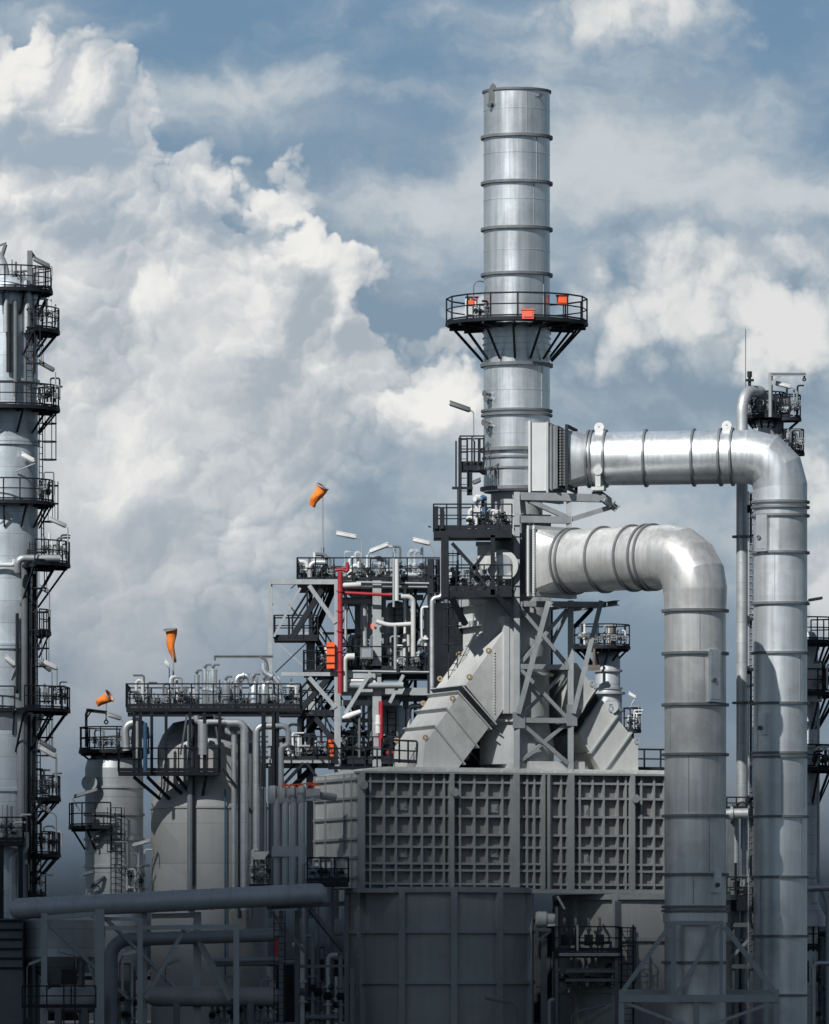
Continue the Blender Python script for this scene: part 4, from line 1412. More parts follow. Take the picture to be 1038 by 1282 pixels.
for X, r, m, Y0, Y1 in ((240.5, .15, 'pgrey', 905, 1140), (284, .04, 'blue', 990, 1240), (245, .05, 'dark', 905, 1110)):
    dxx = P(X, 0, GY).x - gc.x
    link('riser_pipe', MB().tube([(gc.x + dxx, GY - math.sqrt(GR ** 2 - dxx ** 2) - .15, zg(Y1)), (gc.x + dxx, GY - math.sqrt(GR ** 2 - dxx ** 2) - .15, zg(Y0))], r, 10), m, v1)
td = thing('vessel_deck', 'broad dark railed deck over the big pale vessel', 'platform', (gc.x, GY, zg(890)))
deck(td, P(158, 0, 4.6).x, P(376, 0, 4.6).x, 4.6, 9.0, zg(889), 'fblr', sp=1.0, th=.2)
deck(td, P(148, 0, 4.2).x, P(274, 0, 4.2).x, 4.2, 5.4, zg(969), 'flr', sp=.95, th=.18)
rows = []
for X in (168, 176, 190, 208, 238, 256, 275, 330, 343, 347):
    rows.append(('post', P(X, 892, 4.3), P(X, 970 if X < 280 else 985, 4.3), .14 if X < 280 else .2, 'dark'))
for X0, X1 in ((168, 200), (185, 212), (205, 232), (222, 242)):
    rows.append(('brace', P(X0, 973, 4.4), P(X1, 1000 if X0 < 200 else 998, 6.0), .12, 'dark'))
rows += [('brace', P(258, 973, 4.4), P(253, 1000, 5.6), .12, 'dark'), ('brace', P(234, 895, 4.4), P(226, 945, 4.6), .09, 'mid'), ('brace', P(268, 895, 4.4), P(276, 945, 4.6), .09, 'mid'),
         ('beam', P(160, 895, 4.8), P(376, 895, 4.8), .16, 'dark'), ('beam', P(278, 962, 4.2), P(300, 990, 4.2), .12, 'dark')]
members(td, rows, 'dark')
for X, Y0, Y1, r, yy, lab in (
        (257, 838, 888, .16, 6, 'slim silver canister in the middle of the vessel deck'), (267, 838, 890, .19, 6, 'tall silver canister in the middle of the vessel deck'), (246.5, 845, 890, .13, 7, 'slender capped silver canister on the vessel deck'),
        (283, 853, 888, .2, 5.5, 'pointed silver filter pot beside the tall canisters'), (318, 850, 885, .24, 5.5, 'fat round-topped silver filter pot on the vessel deck'), (331, 853, 885, .18, 5.7, 'slim silver filter pot near the corner of the vessel deck'), (297, 858, 888, .17, 6.5, 'short dark filter pot behind the swan-neck pipe')):
    t = thing('filter_pot', lab, 'vessel', P(X, Y1, yy), 'silver pots on the vessel deck')
    c = P(X, Y1, yy)
    h = P(X, Y0, yy).z - c.z
    link('body', MB().lathe([(.01, 0), (r * .6, .05), (r, .18), *([(r, h * .97), (r * 1.08, h * .97), (r * 1.08, h), (.01, h)] if 'canister' in lab else [(r, h * .82), (r * .7, h * .93), (r * .3, h * .97), (.01, h)])], c, seg=24), 'mid' if 'dark' in lab else 'galv', t)
    link('flange', MB().ring(c + ZV * h * .5, ZV, r * .9, r * 1.22, .07, 20), 'galv', t)
    link('nozzle', MB().tube(fillet([c + ZV * (h - .02), c + ZV * (h + .22), c + ZV * (h + .22) + V((.3, 0, 0))], .1, 4), .05, 8).ring(c + ZV * (h + .12), ZV, .02, .1, .05, 10), 'mid', t)
pipe('silver swan-neck pipe with valve between canisters and filter pots', [P(296, 875, 5.3), P(296, 846, 5.3), P(312, 846, 5.3), P(314, 856, 5.3)], .15, 'galv', .4, fl=((P(296, 858, 5.3), ZV), (P(305, 846, 5.3), V((1, 0, 0)))))
pipe('silver pipe dropping in a slant from the davit beam to the deck corner', [P(330, 830, 5), P(330, 842, 5), P(348, 851, 5), P(353, 880, 5)], .15, 'galv', .35, fl=((P(352, 866, 5), ZV), (P(340, 847, 5), V((1, 0, -.5)))))
for i, (x0, x1, n, lab) in enumerate(((168, 200, 7, 'dark valves at the windsock end of the vessel deck'), (202, 245, 9, 'tangled small valves at the foot of the windsock pole'), (262, 300, 8, 'grey valves among the silver canisters on the vessel deck'), (302, 352, 9, 'grey valves under the fat filter pots on the vessel deck'), (352, 374, 4, 'dark valves at the stair corner of the vessel deck'))):
    manifold(lab, P(x0, 0, 6).x, P(x1, 0, 6).x, 6.3, zg(889) + .02, n, .6, 1.6, 80 + i, .08, 'galv' if i > 1 else 'mid')
q = thing('hoist_beam', 'long slim hoist beam held high over the vessel deck', 'hoist', P(340, 835, 7))
link('beam', MB().ibeam(P(268, 822, 7), P(342, 822, 7), .13), 'mid', q)
link('hook', MB().tube([P(269, 822, 7), P(269, 827, 7)], .05, 6), 'mid', q)
link('post', MB().tube(fillet([P(325, 822, 7), P(331, 824, 7), P(335, 832, 7), P(335, 888, 7)], .2), .07, 8), 'mid', q)
windsock('limp yellow-orange windsock drooping on its pole over the vessel deck', 7, (217, 862), (217, 822), (213, 788), (217, 822), .30, .10, .9)
lamp('small white lamp head tilted on a pole beside the drooping windsock', 6.5, (212, 870), (212, 836), (207, 828), (212, 835), 'white', r=.1, pm='blue')
pipe('thin blue conduit hanging beside the lower vessel deck', [P(182, 905, 3.6), P(182, 965, 3.6)], .1, 'blue', name='conduit', cat='conduit')
pipe('thin pale pipe under the windsock end of the vessel deck', [P(172, 898, 5), P(172, 950, 5)], .08, 'pipe')
# downcomers along the shaded flank of the vessel
for lab, pts, r, m, y in (
        ('silver downcomer pipe with a broad bend, the stoutest beside the big vessel', [(284, 905), (306, 905), (306, 1140)], .19, 'pipe', 4.2),
        ('short-headed silver downcomer just inside the stoutest one', [(284, 900), (284, 918), (293, 918), (293, 1140)], .13, 'pipe', 4.6),
        ('silver downcomer bending off towards the stair tower', [(352, 909), (321, 909), (321, 1085)], .17, 'pipe', 4.4),
        ('slender pale downcomer between bent pipes and the four risers', [(331, 925), (331, 1105)], .08, 'steel', 4.8),
        ('grey jogged pipe dropping to the valve box header', [(345, 909), (361, 909), (361, 934), (352, 934), (352, 990)], .13, 'pgrey', 4.0),
        ('silver cross pipe with a hanging stub under the vessel deck', [(246, 896), (246, 904), (290, 904)], .14, 'pipe', 4.4),
        ('short thick silver stub hanging under the vessel deck', [(254, 906), (254, 945)], .24, 'pipe', 4.3),
        ('pair of dim pipes on the shaded flank of the big vessel', [(300, 915), (300, 1150)], .1, 'mid', 5.2),
        ('dark thin pipe on the shaded flank by the four risers', [(314, 930), (314, 1150)], .09, 'mid', 5.4)):
    pipe(lab, [P(X, Y, y) for X, Y in pts], r, m, .35)
manifold('pale valve station at the foot of the bent downcomers', P(314, 0, 4).x, P(338, 0, 4).x, 3.9, zg(1108), 6, .7, 1.6, 95, .1)
vs = thing('valve_stand', 'small grey valve stand with a square hood beside the downcomers', 'valve', P(327, 1105, 3.6))
link('hood', MB().prism([P(315, 1066, 3.6), P(337, 1066, 3.6), P(331, 1076, 3.6), P(318, 1076, 3.6)], (0, .5, 0)), 'light', vs)
link('stand_frame', MB().bar(P(318, 1076, 3.7), P(318, 1105, 3.7), .06).bar(P(334, 1070, 3.7), P(334, 1105, 3.7), .06).bar(P(314, 1098, 3.7), P(340, 1098, 3.7), .05).bar(P(314, 1088, 3.7), P(340, 1088, 3.7), .05).bar(P(312, 1108, 3.7), P(342, 1108, 3.7), .1), 'dark', vs)
# four risers with boxy heads in front of the furnace gable
hd = thing('riser_header', 'boxy grey header with rounded heads on four upright pipes beside the furnace', 'pipework', P(362, 1107, -.6))
yy = -0.6
for i, X in enumerate((347, 357.5, 367.5, 378)):
    link('riser_pipe', MB().tube([P(X, 1108, yy - .1 * i), P(X, 1000, yy - .1 * i)], Lm(4.8, yy), 14), 'trunk', hd)
    c = P((341.5, 353.5, 365, 377)[i], 995, yy - .1 * i)
    bw = Lm(5.8, yy)
    link('head_box', MB().lathe([(.02, -.42), (bw * .75, -.42), (bw * 1.1, -.3), (bw * 1.1, .3), (bw * .75, .42), (.02, .42)], c, (0, 0, 1), 6, ref=V((1, 0, 0))), 'trunk', hd)
link('collar_box', MB().box(P(362, 1066, yy - .1), Lm(21.5, yy), .26, Lm(6.5, yy)), 'trunk', hd)
link('header_box', MB().box((P(377, 995, yy) + P(401, 995, yy)) / 2, Lm(12, yy), .32, Lm(7.5, yy)), 'trunk', hd)
link('header_pipe', MB().cyl(P(400, 996, yy), P(418, 998, yy + 1), Lm(5, yy), 14), 'trunk', hd)
for k, X in enumerate((341, 352)):
    link('rear_pipe', MB().tube([P(X, 1108, yy + .8), P(X, 1003, yy + .8)], .05, 8), 'mid', hd)
ct = MB()
for X in (354, 362, 372, 384, 392):
    ct.tube([P(X, 987, -1.5), P(X + 2, 982, -1.5), P(X + 8, 983, -1.5)], .035, 6)
ct.tube([P(352, 984, -1.5), P(394, 980, -1.5)], .03, 6)
solo('guard_rail', ct, 'orange', 'thin orange-red chain of rails above the boxy header', 'railing', P(352, 984, -1.5))
bp = thing('burner_platform', 'dark low valve platform before the sunny furnace gable', 'platform', P(410, 1105, -2.5))
deck(bp, P(385, 0, -2.5).x, P(436, 0, -2.5).x, -2.9, -1.2, P(0, 1104, -2.5).z, 'fr', sp=.55)
manifold('silver valves in a row on the dark platform before the gable', P(386, 0, -2).x, P(434, 0, -2).x, -2.0, P(0, 1104, -2.5).z, 12, .5, 1.5, 97, .09)

# ------------------------------------------------------------------ big pipe over the rack in front
fp = thing('trunk_pipe', 'fat grey trunk pipe running level along the foot of the vessels', 'pipe', P(60, 1140, -2.4))
a, b = P(33, 1137, -1.4), P(398, 1119, -3.4)
dd = (b - a).normalized()
link('pipe_run', MB().tube([a, b], Lm(13.2, -2.4), 32), 'trunk', fp)
link('end_cap', MB().lathe([(Lm(13.4, -2.4), 0), (Lm(12, -2.4), .22), (Lm(7, -2.4), .38), (.01, .43)], b, dd, 28), 'trunk', fp)
link('end_elbow', MB().tube(fillet([a, a - dd * .35, a - dd * .35 + V((.2, 3, 0))], .25), Lm(13.2, -2.4), 28), 'trunk', fp)
sb = MB()
for i in range(15):
    link('strap_band', MB().ring(a.lerp(b, (i + .6) / 15), dd, Lm(13, -2.4), Lm(13.8, -2.4), .05, 32), 'trunk', fp)
pipe('second grey pipe under the trunk pipe, bending down at the rack', [P(352, 1170, -2), P(139, 1177, -2), P(139, 1290, -2)], Lm(8.5, -2), 'pgrey', .8, seg=20)
rk = thing('pipe_rack', 'grey braced steel pipe rack standing below the trunk pipe', 'steel frame', P(170, 1284, -2.4))
rows = []
for X, Y, wd, y in ((55.5, 1143, .27, -2.4), (125, 1138, .42, -3.9), (175.5, 1150, .24, -4.9), (247, 1142, .36, -1.4), (296, 1158, .26, -3.9), (181, 1140, .24, -1.4)):
    rows.append(('leg', P(X, Y, y), V((P(X, Y, y).x, y, 0)), wd))
rows += [('beam', P(58, 1149, -2.4), P(120, 1144, -3.7), .22), ('beam', P(128, 1150, -3.4), P(176, 1151, -4.4), .16), ('beam', P(131, 1162, -3.9), P(294, 1160, -3.9), .2), ('beam', P(190, 1147, -1.4), P(244, 1146, -1.4), .22), ('beam', P(60, 1141, -1.4), P(180, 1141, -1.4), .16),
         ('brace', P(62, 1158, -2.4), P(160, 1250, -1.4), .16), ('brace', P(132, 1150, -2.9), P(236, 1252, -1.4), .16), ('brace', P(182, 1250, -4.2), P(231, 1163, -3.7), .16), ('brace', P(243, 1168, -1.9), P(290, 1252, -3.4), .2), ('brace', P(238, 1166, -3.9), P(228, 1160, -3.9), .2)]
members(rk, rows, 'steel')
q = thing('pipe_bracket', 'grey bracket frame propping the capped end of the trunk pipe', 'steel frame', P(380, 1284, -2.4))
members(q, [('beam', P(335, 1136, -2.7), P(433, 1131, -1.4), .2), ('brace', P(388, 1138, -2.4), P(430, 1190, -1.4), .2), ('brace', P(340, 1142, -2.7), P(382, 1192, -2.4), .14), ('beam', P(368, 1210, -1.4), P(440, 1209, -1.4), .14), ('leg', P(372, 1140, -1.4), P(372, 1284, -1.4), .22), ('leg', P(434, 1120, -1.8), P(434, 1284, -1.8), .2), ('leg', P(352, 1140, -2.4), P(352, 1284, -2.4), .2), ('leg', P(441, 1212, -2), P(441, 1284, -2), .2)], 'mid')
# things on the ground behind the rack
for lab, x0, x1, yt, yb, y, kind in (('dim ribbed hopper tank at the foot of the tall column', 27, 119, 1152, 1198, 4, 1),):
    c = P((x0 + x1) / 2, yb, y)
    r = Lm((x1 - x0) / 2, y)
    t = thing('hopper_tank', lab, 'tank', (c.x, y, 0))
    h0, h1 = P(0, yb, y).z, P(0, yt, y).z
    link('shell', MB().lathe([(r, h0), (r, h1), (r * .6, h1 + .4), (.01, h1 + .6)], (c.x, y, 0), seg=40), 'clad', t)
    link('cone', MB().lathe([(r * .25, h0 - 1.3), (r, h0)], (c.x, y, 0), seg=40), 'clad', t)
    for a in (45, 135, 225, 315):
        link('leg', MB().tube([(c.x + r * .9 * math.cos(R(a)), y + r * .9 * math.sin(R(a)), 0), (c.x + r * .9 * math.cos(R(a)), y + r * .9 * math.sin(R(a)), h0 + .2)], .1, 8), 'mid', t)
hs_ = thing('equipment_shed', 'dark ribbed metal shed below the tall column platforms', 'shed', P(0, 1284, 2))
link('wall', MB().box((P(-6, 0, 2).x, 3.5, P(0, 1216, 2).z), Lm(34, 2), 1.5, P(0, 1216, 2).z - P(0, 1282, 2).z), 'mid', hs_)
mb = MB()
for Y in (1153, 1164, 1176, 1188, 1200, 1212):
    mb.box((P(-6, 0, 2).x, 1.97, P(0, Y, 2).z), Lm(34, 2), .05, .05)
link('corrugation', mb, 'dark', hs_)
for lab, x0, x1, Y, rp, y in (('dark horizontal drum lying on saddles behind the pipe rack', 62, 118, 1252, 16, -3), ('long dark horizontal drum low behind the pipe bracket', 190, 345, 1248, 12, -2)):
    a, b = P(x0, Y, y), P(x1, Y, y)
    r = Lm(rp, y)
    t = thing('storage_drum', lab, 'tank', (a.x, y, 0), 'horizontal drums near the ground')
    dd = (b - a).normalized()
    link('shell', MB().lathe([(.01, -.35), (r * .6, -.25), (r, .1), (r, (b - a).length - .1), (r * .6, (b - a).length + .25), (.01, (b - a).length + .35)], a, dd, 28), 'drum', t)
    for q in (.2, .8):
        c = a.lerp(b, q)
        link('saddle', MB().box(V((c.x, y, c.z / 2 - r * .3)), .15, r * .8, c.z / 2 - r * .25), 'mid', t)
lamp('white tube lamp tilted low by the pipe rack elbow', -3, (150, 1230), (150, 1203), (155, 1196), (171, 1192), 'white', r=.08, pm='mid')
lamp('white tube lamp tilted behind the rack brace', -3, (207, 1230), (207, 1213), (208, 1207), (226, 1201), 'steel', r=.08, pm='mid')
lamp('dim bent-pole lamp at the foot of the rack near the shed', -5, (34, 1275), (34, 1212), (36, 1208), (52, 1202), 'steel', r=.06, pm='mid')
lamp('dim lamp over the short drum behind the rack', -3, (97, 1230), (95, 1198), (72, 1190), (92, 1195), 'steel', r=.07, pm='mid')
cbx = thing('control_cabinet', 'black control cabinet on thin legs behind the rack', 'cabinet', P(88, 1270, -4))
link('casing', MB().box(P(87, 1223, -4), Lm(10, -4), .3, Lm(10, -4)), 'black', cbx)
link('door', MB().box(P(87, 1223, -4) - V((0, .31, 0)), Lm(8.5, -4), .015, Lm(8.5, -4)), 'dark', cbx)
link('leg_frame', MB().bar(P(80, 1233, -4), P(80, 1284, -4), .07).bar(P(94, 1233, -4), P(94, 1284, -4), .07), 'dark', cbx)
manifold('dim small valves between rack legs and big vessel', P(140, 0, -1).x, P(170, 0, -1).x, -1, P(0, 1284, -1).z, 8, 1.0, 3.2, 101, .09, 'pgrey')
manifold('dim valves low at the foot of the big vessel', P(262, 0, -1).x, P(345, 0, -1).x, -1, P(0, 1284, -1).z, 12, .8, 2.6, 102, .09, 'pgrey')
for i, (x0, x1, Y, y) in enumerate(((262, 350, 1203, -2), (270, 372, 1207, -1))):
    pipe(('thin level pipe crossing the foot of the big vessel', 'dim level pipe behind the one crossing the vessel foot')[i], [P(x0, Y, y), P(x1, Y - 2, y)], .12, 'pgrey')
fe = thing('ladder_tower', 'narrow dark ladder frame beside the drum posts with a red box', 'ladder', P(348, 1284, -4))
link('caged_ladder', ladder(MB(), (P(350, 0, -4).x, -4), 0, P(0, 1140, -4).z, -90, False, .5), 'dark', fe)
link('red_box', MB().box(P(346, 1187, -4.2), .1, .1, .38), 'red', fe)
manifold('dim pipe risers in the gap between trunk pipe bracket and drum', P(376, 0, 2).x, P(430, 0, 2).x, 1.5, P(0, 1284, 2).z, 9, 1.6, 4.6, 103, .13, 'pgrey')
for i, (X, Y0, Y1, r) in enumerate(((382, 1100, 1284, .16), (397, 1118, 1284, .1), (413, 1104, 1284, .2))):
    pipe(('stout dim upright pipe nearest the trunk pipe cap', 'thin dim upright pipe behind the bracket brace', 'stoutest dim upright pipe close beside the drum')[i], [P(X, Y1, 3), P(X, Y0, 3)], r, 'pgrey')
gr = MB()
railing(gr, [P(28, 1262, -8), P(120, 1262, -8)], 1.0, 1.2)
solo('guard_rail', gr, 'dark', 'dark low guard rail on the ground before the hopper tank', 'railing', P(28, 1262, -8))
# ------------------------------------------------------------------ black platforms on the flank of the stack
def dk_plat(t, X0, X1, Y, y0, y1, rails, th, sp=.62, h=1.15):
    ym = y0
    return deck(t, P(X0, 0, ym).x, P(X1, 0, ym).x, y0, y1, P(0, Y, ym).z, rails, th=th, sp=sp, h=h)


bt = thing('access_tower', 'black steel platforms hugging the left flank of the stack base', 'platform', P(598, 800, 2.6))
y0, y1 = 2.2, 4.6
dk_plat(bt, 543, 641, 662, y0, y1, 'flb', Lm(11, 2), .62)
dk_plat(bt, 554, 641, 738, y0, y1, 'flb', Lm(9, 2), .62)
rows = [('column', P(557, 670, y0 + .1), P(557, 748, y0 + .1), .36, 'dark'), ('column', P(617, 670, y0 + .1), P(617, 745, y0 + .1), .2, 'dark'), ('column', P(557, 670, y1), P(557, 748, y1), .2, 'dark'),
        ('brace', P(566, 680, y0), P(596, 713, y0), .16, 'dark'), ('brace', P(612, 685, y0), P(590, 716, y0), .16, 'dark'), ('brace', P(596, 713, y0), P(608, 735, y0), .12, 'dark'),
        ('brace', P(565, 748, y0), P(583, 782, y0 + .6), .22, 'dark'), ('brace', P(621, 745, y0), P(641, 770, y0 + .3), .22, 'dark'), ('beam', P(540, 660, y0), P(536, 659, y0), .06, 'dark'),
        ('post', P(546, 634, y0), P(546, 662, y0), .2, 'dark'), ('post', P(553.5, 636, y0), P(553.5, 662, y0), .2, 'dark')]
members(bt, rows, 'dark')
lt = thing('ladder_tower', 'black caged ladder tower with a top landing beside the stack', 'ladder', P(585, 650, 3.4))
dk_plat(lt, 576, 606, 582, 3.0, 4.6, 'flb', .25, .5, 1.35)
link('caged_ladder', ladder(MB(), (P(573, 0, 3.2).x, 3.2), P(0, 662, 3).z, P(0, 612, 3).z, 180, True, .4), 'dark', lt)
link('caged_ladder', ladder(MB(), (P(580, 0, 3.2).x, 3.0), P(0, 620, 3).z, P(0, 550, 3).z, -90, False, .4), 'dark', lt)
members(lt, [('column', P(576, 548, 2.95), P(576, 662, 2.95), .16, 'dark'), ('column', P(588, 580, 3.2), P(588, 620, 3.2), .26, 'dark'), ('column', P(571, 552, 4.3), P(571, 612, 4.3), .08, 'dark'), ('beam', P(566, 611, 3), P(592, 611, 3), .12, 'dark'),
             ('post', P(585, 548, 2.95), P(585, 580, 2.95), .09, 'dark'), ('post', P(594, 552, 2.95), P(594, 580, 2.95), .09, 'dark'), ('post', P(600, 550, 2.95), P(600, 580, 2.95), .14, 'dark'), ('brace', P(598, 586, 3), P(607, 592, 4), .2, 'dark')], 'dark')
lamp('dark ribbed tube lamp on a bent pole above the ladder tower', 3.2, (593, 552), (593, 516), (589, 514), (563, 505), 'mid', r=.12)
lamp('short dark tube lamp under the landing of the ladder tower', 3.2, (590, 612), (591, 606), (592, 605), (602, 601), 'mid', r=.1, pm='dark')
# instruments on the upper black platform
for lab, X, Y, r, m, yy in (('round white dome instrument on the upper black platform', 597, 625, .2, 'white', 2.7), ('blue topped instrument beside the white dome on the black platform', 605, 624, .17, 'blue', 2.8)):
    t = thing('instrument', lab, 'instrument', P(X, 662, yy))
    c = P(X, Y, yy)
    link('head', MB().sphere(c, r, 12).cyl(c - V((.1, .3, 0)), c + V((.1, -.1, 0)), r * .7, 10), m, t)
    link('post', MB().tube([P(X, 662, yy), c], .07, 8), 'dark' if m == 'blue' else 'white', t)
    link('bracket', MB().bar(c - ZV * .5 - V((.25, 0, 0)), c - ZV * .5 + V((.25, 0, 0)), .1).box(c - ZV * .6, .16, .12, .2), m, t)
manifold('white valves and pipes among the rails of the upper black platform', P(586, 0, 3).x, P(640, 0, 3).x, 3.2, P(0, 662, 3).z, 16, .5, 1.6, 121, .09, 'white')
manifold('white valves and pipes on the lower black platform', P(562, 0, 3).x, P(640, 0, 3).x, 3.3, P(0, 738, 3).z, 16, .5, 1.6, 122, .1, 'galv')
ft = thing('tapered_fitting', 'pale tapered duct fitting between the two black platforms', 'duct', P(605, 735, 3.2))
link('body', MB().prism([P(598, 680, 3.0), P(616, 680, 3.0), P(616, 700, 3.0), P(608, 713, 3.0), P(604, 713, 3.0), P(598, 700, 3.0)], (0, 1.4, 0)), 'light', ft)
link('rim', MB().box(P(607, 681, 3.6), .42, .75, .06), 'paint', ft)
link('stub', MB().cyl(P(606, 713, 3.6), P(606, 736, 3.6), .14, 12), 'light', ft)
pn = thing('round_manway', 'pale flanged round manway behind the lower black platform rails', 'duct', P(630, 735, 3.4))
link('barrel', MB().cyl(P(629, 708, 2.9), P(629, 708, 4.0), .62, 28), 'galv', pn)
link('flange', MB().ring(P(629, 708, 2.9), (0, 1, 0), .5, .74, .1, 28), 'light', pn)
link('support', MB().bar(P(629, 728, 3.3), P(629, 742, 3.3), .3), 'light', pn)

# ------------------------------------------------------------------ open process structure with the stair tower
MY = 14.0
ms = thing('process_structure', 'open multi-storey steel structure with dark railed decks behind the furnace roof', 'steel structure', P(450, 1200, MY))
zm = lambda Y: P(450, Y, MY).z
xm = lambda X, y=MY: P(X, 900, y).x
f_, b_ = 12.0, 19.0
for X0, X1, Y, rails, th in ((372, 556, 727, 'flbr', .2), (396, 556, 838, 'flbr', .22), (320, 540, 951, 'fb', .2)):
    deck(ms, xm(X0, f_), xm(X1, f_), f_, b_, P(0, Y, f_).z, rails, th=th, sp=.9)
rows = []
for X, Y0, Y1, wd, m, y in ((338.5, 728, 1150, .2, 'steel', f_ - .2), (422.5, 726, 1150, .3, 'steel', f_ - .4), (389, 800, 1150, .42, 'steel', f_ + 2), (472, 727, 1150, .42, 'steel', f_ + .2), (539.5, 700, 1150, .34, 'dark', f_), (389, 727, 800, .2, 'dark', b_), (448, 727, 1150, .3, 'steel', b_), (508, 727, 1150, .3, 'steel', b_), (551, 700, 1150, .22, 'dark', f_ + 1), (375, 900, 1150, .22, 'steel', f_ + 1), (520, 730, 1150, .16, 'dark', f_ + 3)):
    rows.append(('column', P(X, Y1, y), P(X, Y0, y), wd, m))
for X0, X1, Y, wd, m, y in ((338, 423, 728.5, .24, 'steel', f_ - .3), (352, 422, 844, .18, 'steel', f_ - .3), (318, 420, 953, .18, 'steel', f_ - .3), (420, 540, 733, .3, 'steel', f_ + .2), (425, 470, 845, .34, 'steel', f_), (425, 540, 848, .3, 'dark', f_ + .4), (422, 540, 866, .36, 'steel', f_ + .5), (422, 500, 880, .26, 'steel', f_ + .6), (440, 540, 870, .28, 'dark', b_), (425, 540, 790, .2, 'dark', b_), (425, 480, 757, .16, 'steel', f_ + 2), (370, 440, 793, .12, 'steel', b_), (420, 540, 918, .2, 'dark', b_), (455, 530, 748, .26, 'steel', f_ + 3)):
    rows.append(('beam', P(X0, Y, y), P(X1, Y, y), wd, m))
for X0, Y0, X1, Y1, wd, m, y in ((387, 733, 420, 780, .2, 'steel', f_ - .5), (387, 848, 420, 886, .2, 'steel', f_ - .5), (464, 842, 432, 894, .18, 'steel', f_ - .5), (376, 736, 343, 797, .12, 'steel', f_ - .3), (428, 795, 452, 830, .1, 'dark', f_ + 1), (455, 790, 430, 815, .08, 'steel', b_), (425, 870, 455, 925, .12, 'dark', f_ + .6), (455, 870, 425, 925, .12, 'steel', f_ + 2),
                               (505, 845, 488, 880, .16, 'steel', f_ - .2), (380, 955, 352, 985, .14, 'steel', f_ - .5), (384, 955, 398, 975, .14, 'steel', f_ - .5), (428, 735, 470, 775, .1, 'dark', b_), (520, 735, 480, 790, .1, 'dark', b_), (520, 845, 480, 915, .12, 'dark', b_), (440, 885, 470, 945, .1, 'dark', f_ + 3), (395, 690, 420, 728, .001, 'dark', f_)):
    if wd > .01:
        rows.append(('brace', P(X0, Y0, y), P(X1, Y1, y), wd, m))
for X0, Y0, X1, Y1, wd, m, y in ((345, 735, 372, 770, .06, 'steel', f_ + 1), (425, 730, 448, 790, .07, 'steel', f_ + 2), (448, 730, 425, 790, .07, 'steel', f_ + 2), (474, 845, 508, 900, .08, 'steel', f_ + 4), (508, 845, 474, 900, .08, 'steel', f_ + 4),
                               (342, 800, 389, 842, .06, 'steel', b_), (389, 800, 345, 842, .06, 'dark', b_), (392, 850, 420, 930, .07, 'dark', b_), (425, 930, 470, 880, .07, 'steel', f_ + 4), (512, 735, 538, 790, .08, 'steel', f_ + 3), (538, 735, 512, 790, .08, 'steel', f_ + 3), (338, 760, 372, 730, .05, 'steel', f_ - .2)):
    rows.append(('brace', P(X0, Y0, y), P(X1, Y1, y), wd, m))
members(ms, rows, 'steel')
for (xa, ya), (xb, yb), y in (((366, 797), (403, 738), f_ - .2), ((392, 797), (418, 735), f_ + 1.6), ((372, 893), (416, 843), f_ - .2), ((378, 930), (420, 870), f_ + 1.8), ((395, 899), (420, 930), f_), ((352, 1000), (396, 955), f_ + .4), ((396, 800), (420, 838), f_ + 1)):
    lo, hi = (P(xa, ya, y), P(xb, yb, y)) if ya > yb else (P(xb, yb, y), P(xa, ya, y))
    stair(ms, lo, hi, y, .9)
for X0, X1, Y, y in ((343, 398, 799, f_ - .2), (350, 420, 893, f_), (380, 420, 843, f_ + .2)):
    deck(ms, P(X0, 0, y).x, P(X1, 0, y).x, y, y + 2.2, P(0, Y, y).z, 'flb', th=.12, sp=.75)
# cabinets hanging on the stair tower
for X0, X1, Y0, Y1, lab in ((409, 419, 804, 837, 'tall orange cabinet hung on the stair tower beside the red pipe'), (409.5, 417.5, 926, 947, 'small orange cabinet low on the stair tower')):
    t = thing('orange_cabinet', lab, 'cabinet', P((X0 + X1) / 2, Y1, f_ - .8), 'orange cabinets on the stair tower')
    a, b = P(X0, Y1, f_ - .8), P(X1, Y0, f_ - .8)
    c = (a + b) / 2
    link('casing', MB().box(c, (b.x - a.x) / 2, .14, (b.z - a.z) / 2), 'orange', t)
    mb = MB()
    for k in (.2, .5, .8):
        mb.box(V((c.x, c.y - .15, a.z + (b.z - a.z) * k)), (b.x - a.x) / 2 + .02, .02, .03)
    link('strap_trim', mb, 'dark', t)
pipe('red fire pipe climbing the main column of the structure', [P(426, 868, f_ - .8), P(426, 716, f_ - .8)], .125, 'red', name='fire_pipe', fl=[(P(426, Y, f_ - .8), ZV) for Y in (740, 765, 790, 815, 840)])
pipe('crooked red fire pipe end on top of the structure', [P(419, 714, f_ - .8), P(430, 713, f_ - .8), P(435, 716, f_ - .8), P(435, 704, f_ - .8)], .08, 'red', .12, name='fire_pipe')
pipe('level red fire pipe below the top deck of the structure', [P(428, 742, f_ - .6), P(490, 745, f_ - .6)], .08, 'red', name='fire_pipe', fl=((P(489, 745, f_ - .6), V((1, 0, 0))),))
pipe('low red fire pipe with a white sleeve inside the structure', [P(477, 935, f_ - .3), P(477, 878, f_ - .3)], .12, 'red', name='fire_pipe')
solo('white_sleeve', MB().cyl(P(473.5, 918, f_ - .3), P(473.5, 895, f_ - .3), .14, 14).ring(P(473.5, 906, f_ - .3), ZV, .1, .17, .1, 14), 'white', 'short white pipe sleeve beside the low red fire pipe', 'pipe', P(473.5, 918, f_ - .3))
solo('red_valve', MB().cyl(P(484, 943, f_ - .6), P(492, 943, f_ - .6), .1, 10).sphere(P(488, 943, f_ - .6), .17, 10), 'red', 'small red valve on the lowest deck of the structure', 'valve', P(488, 943, f_ - .6))
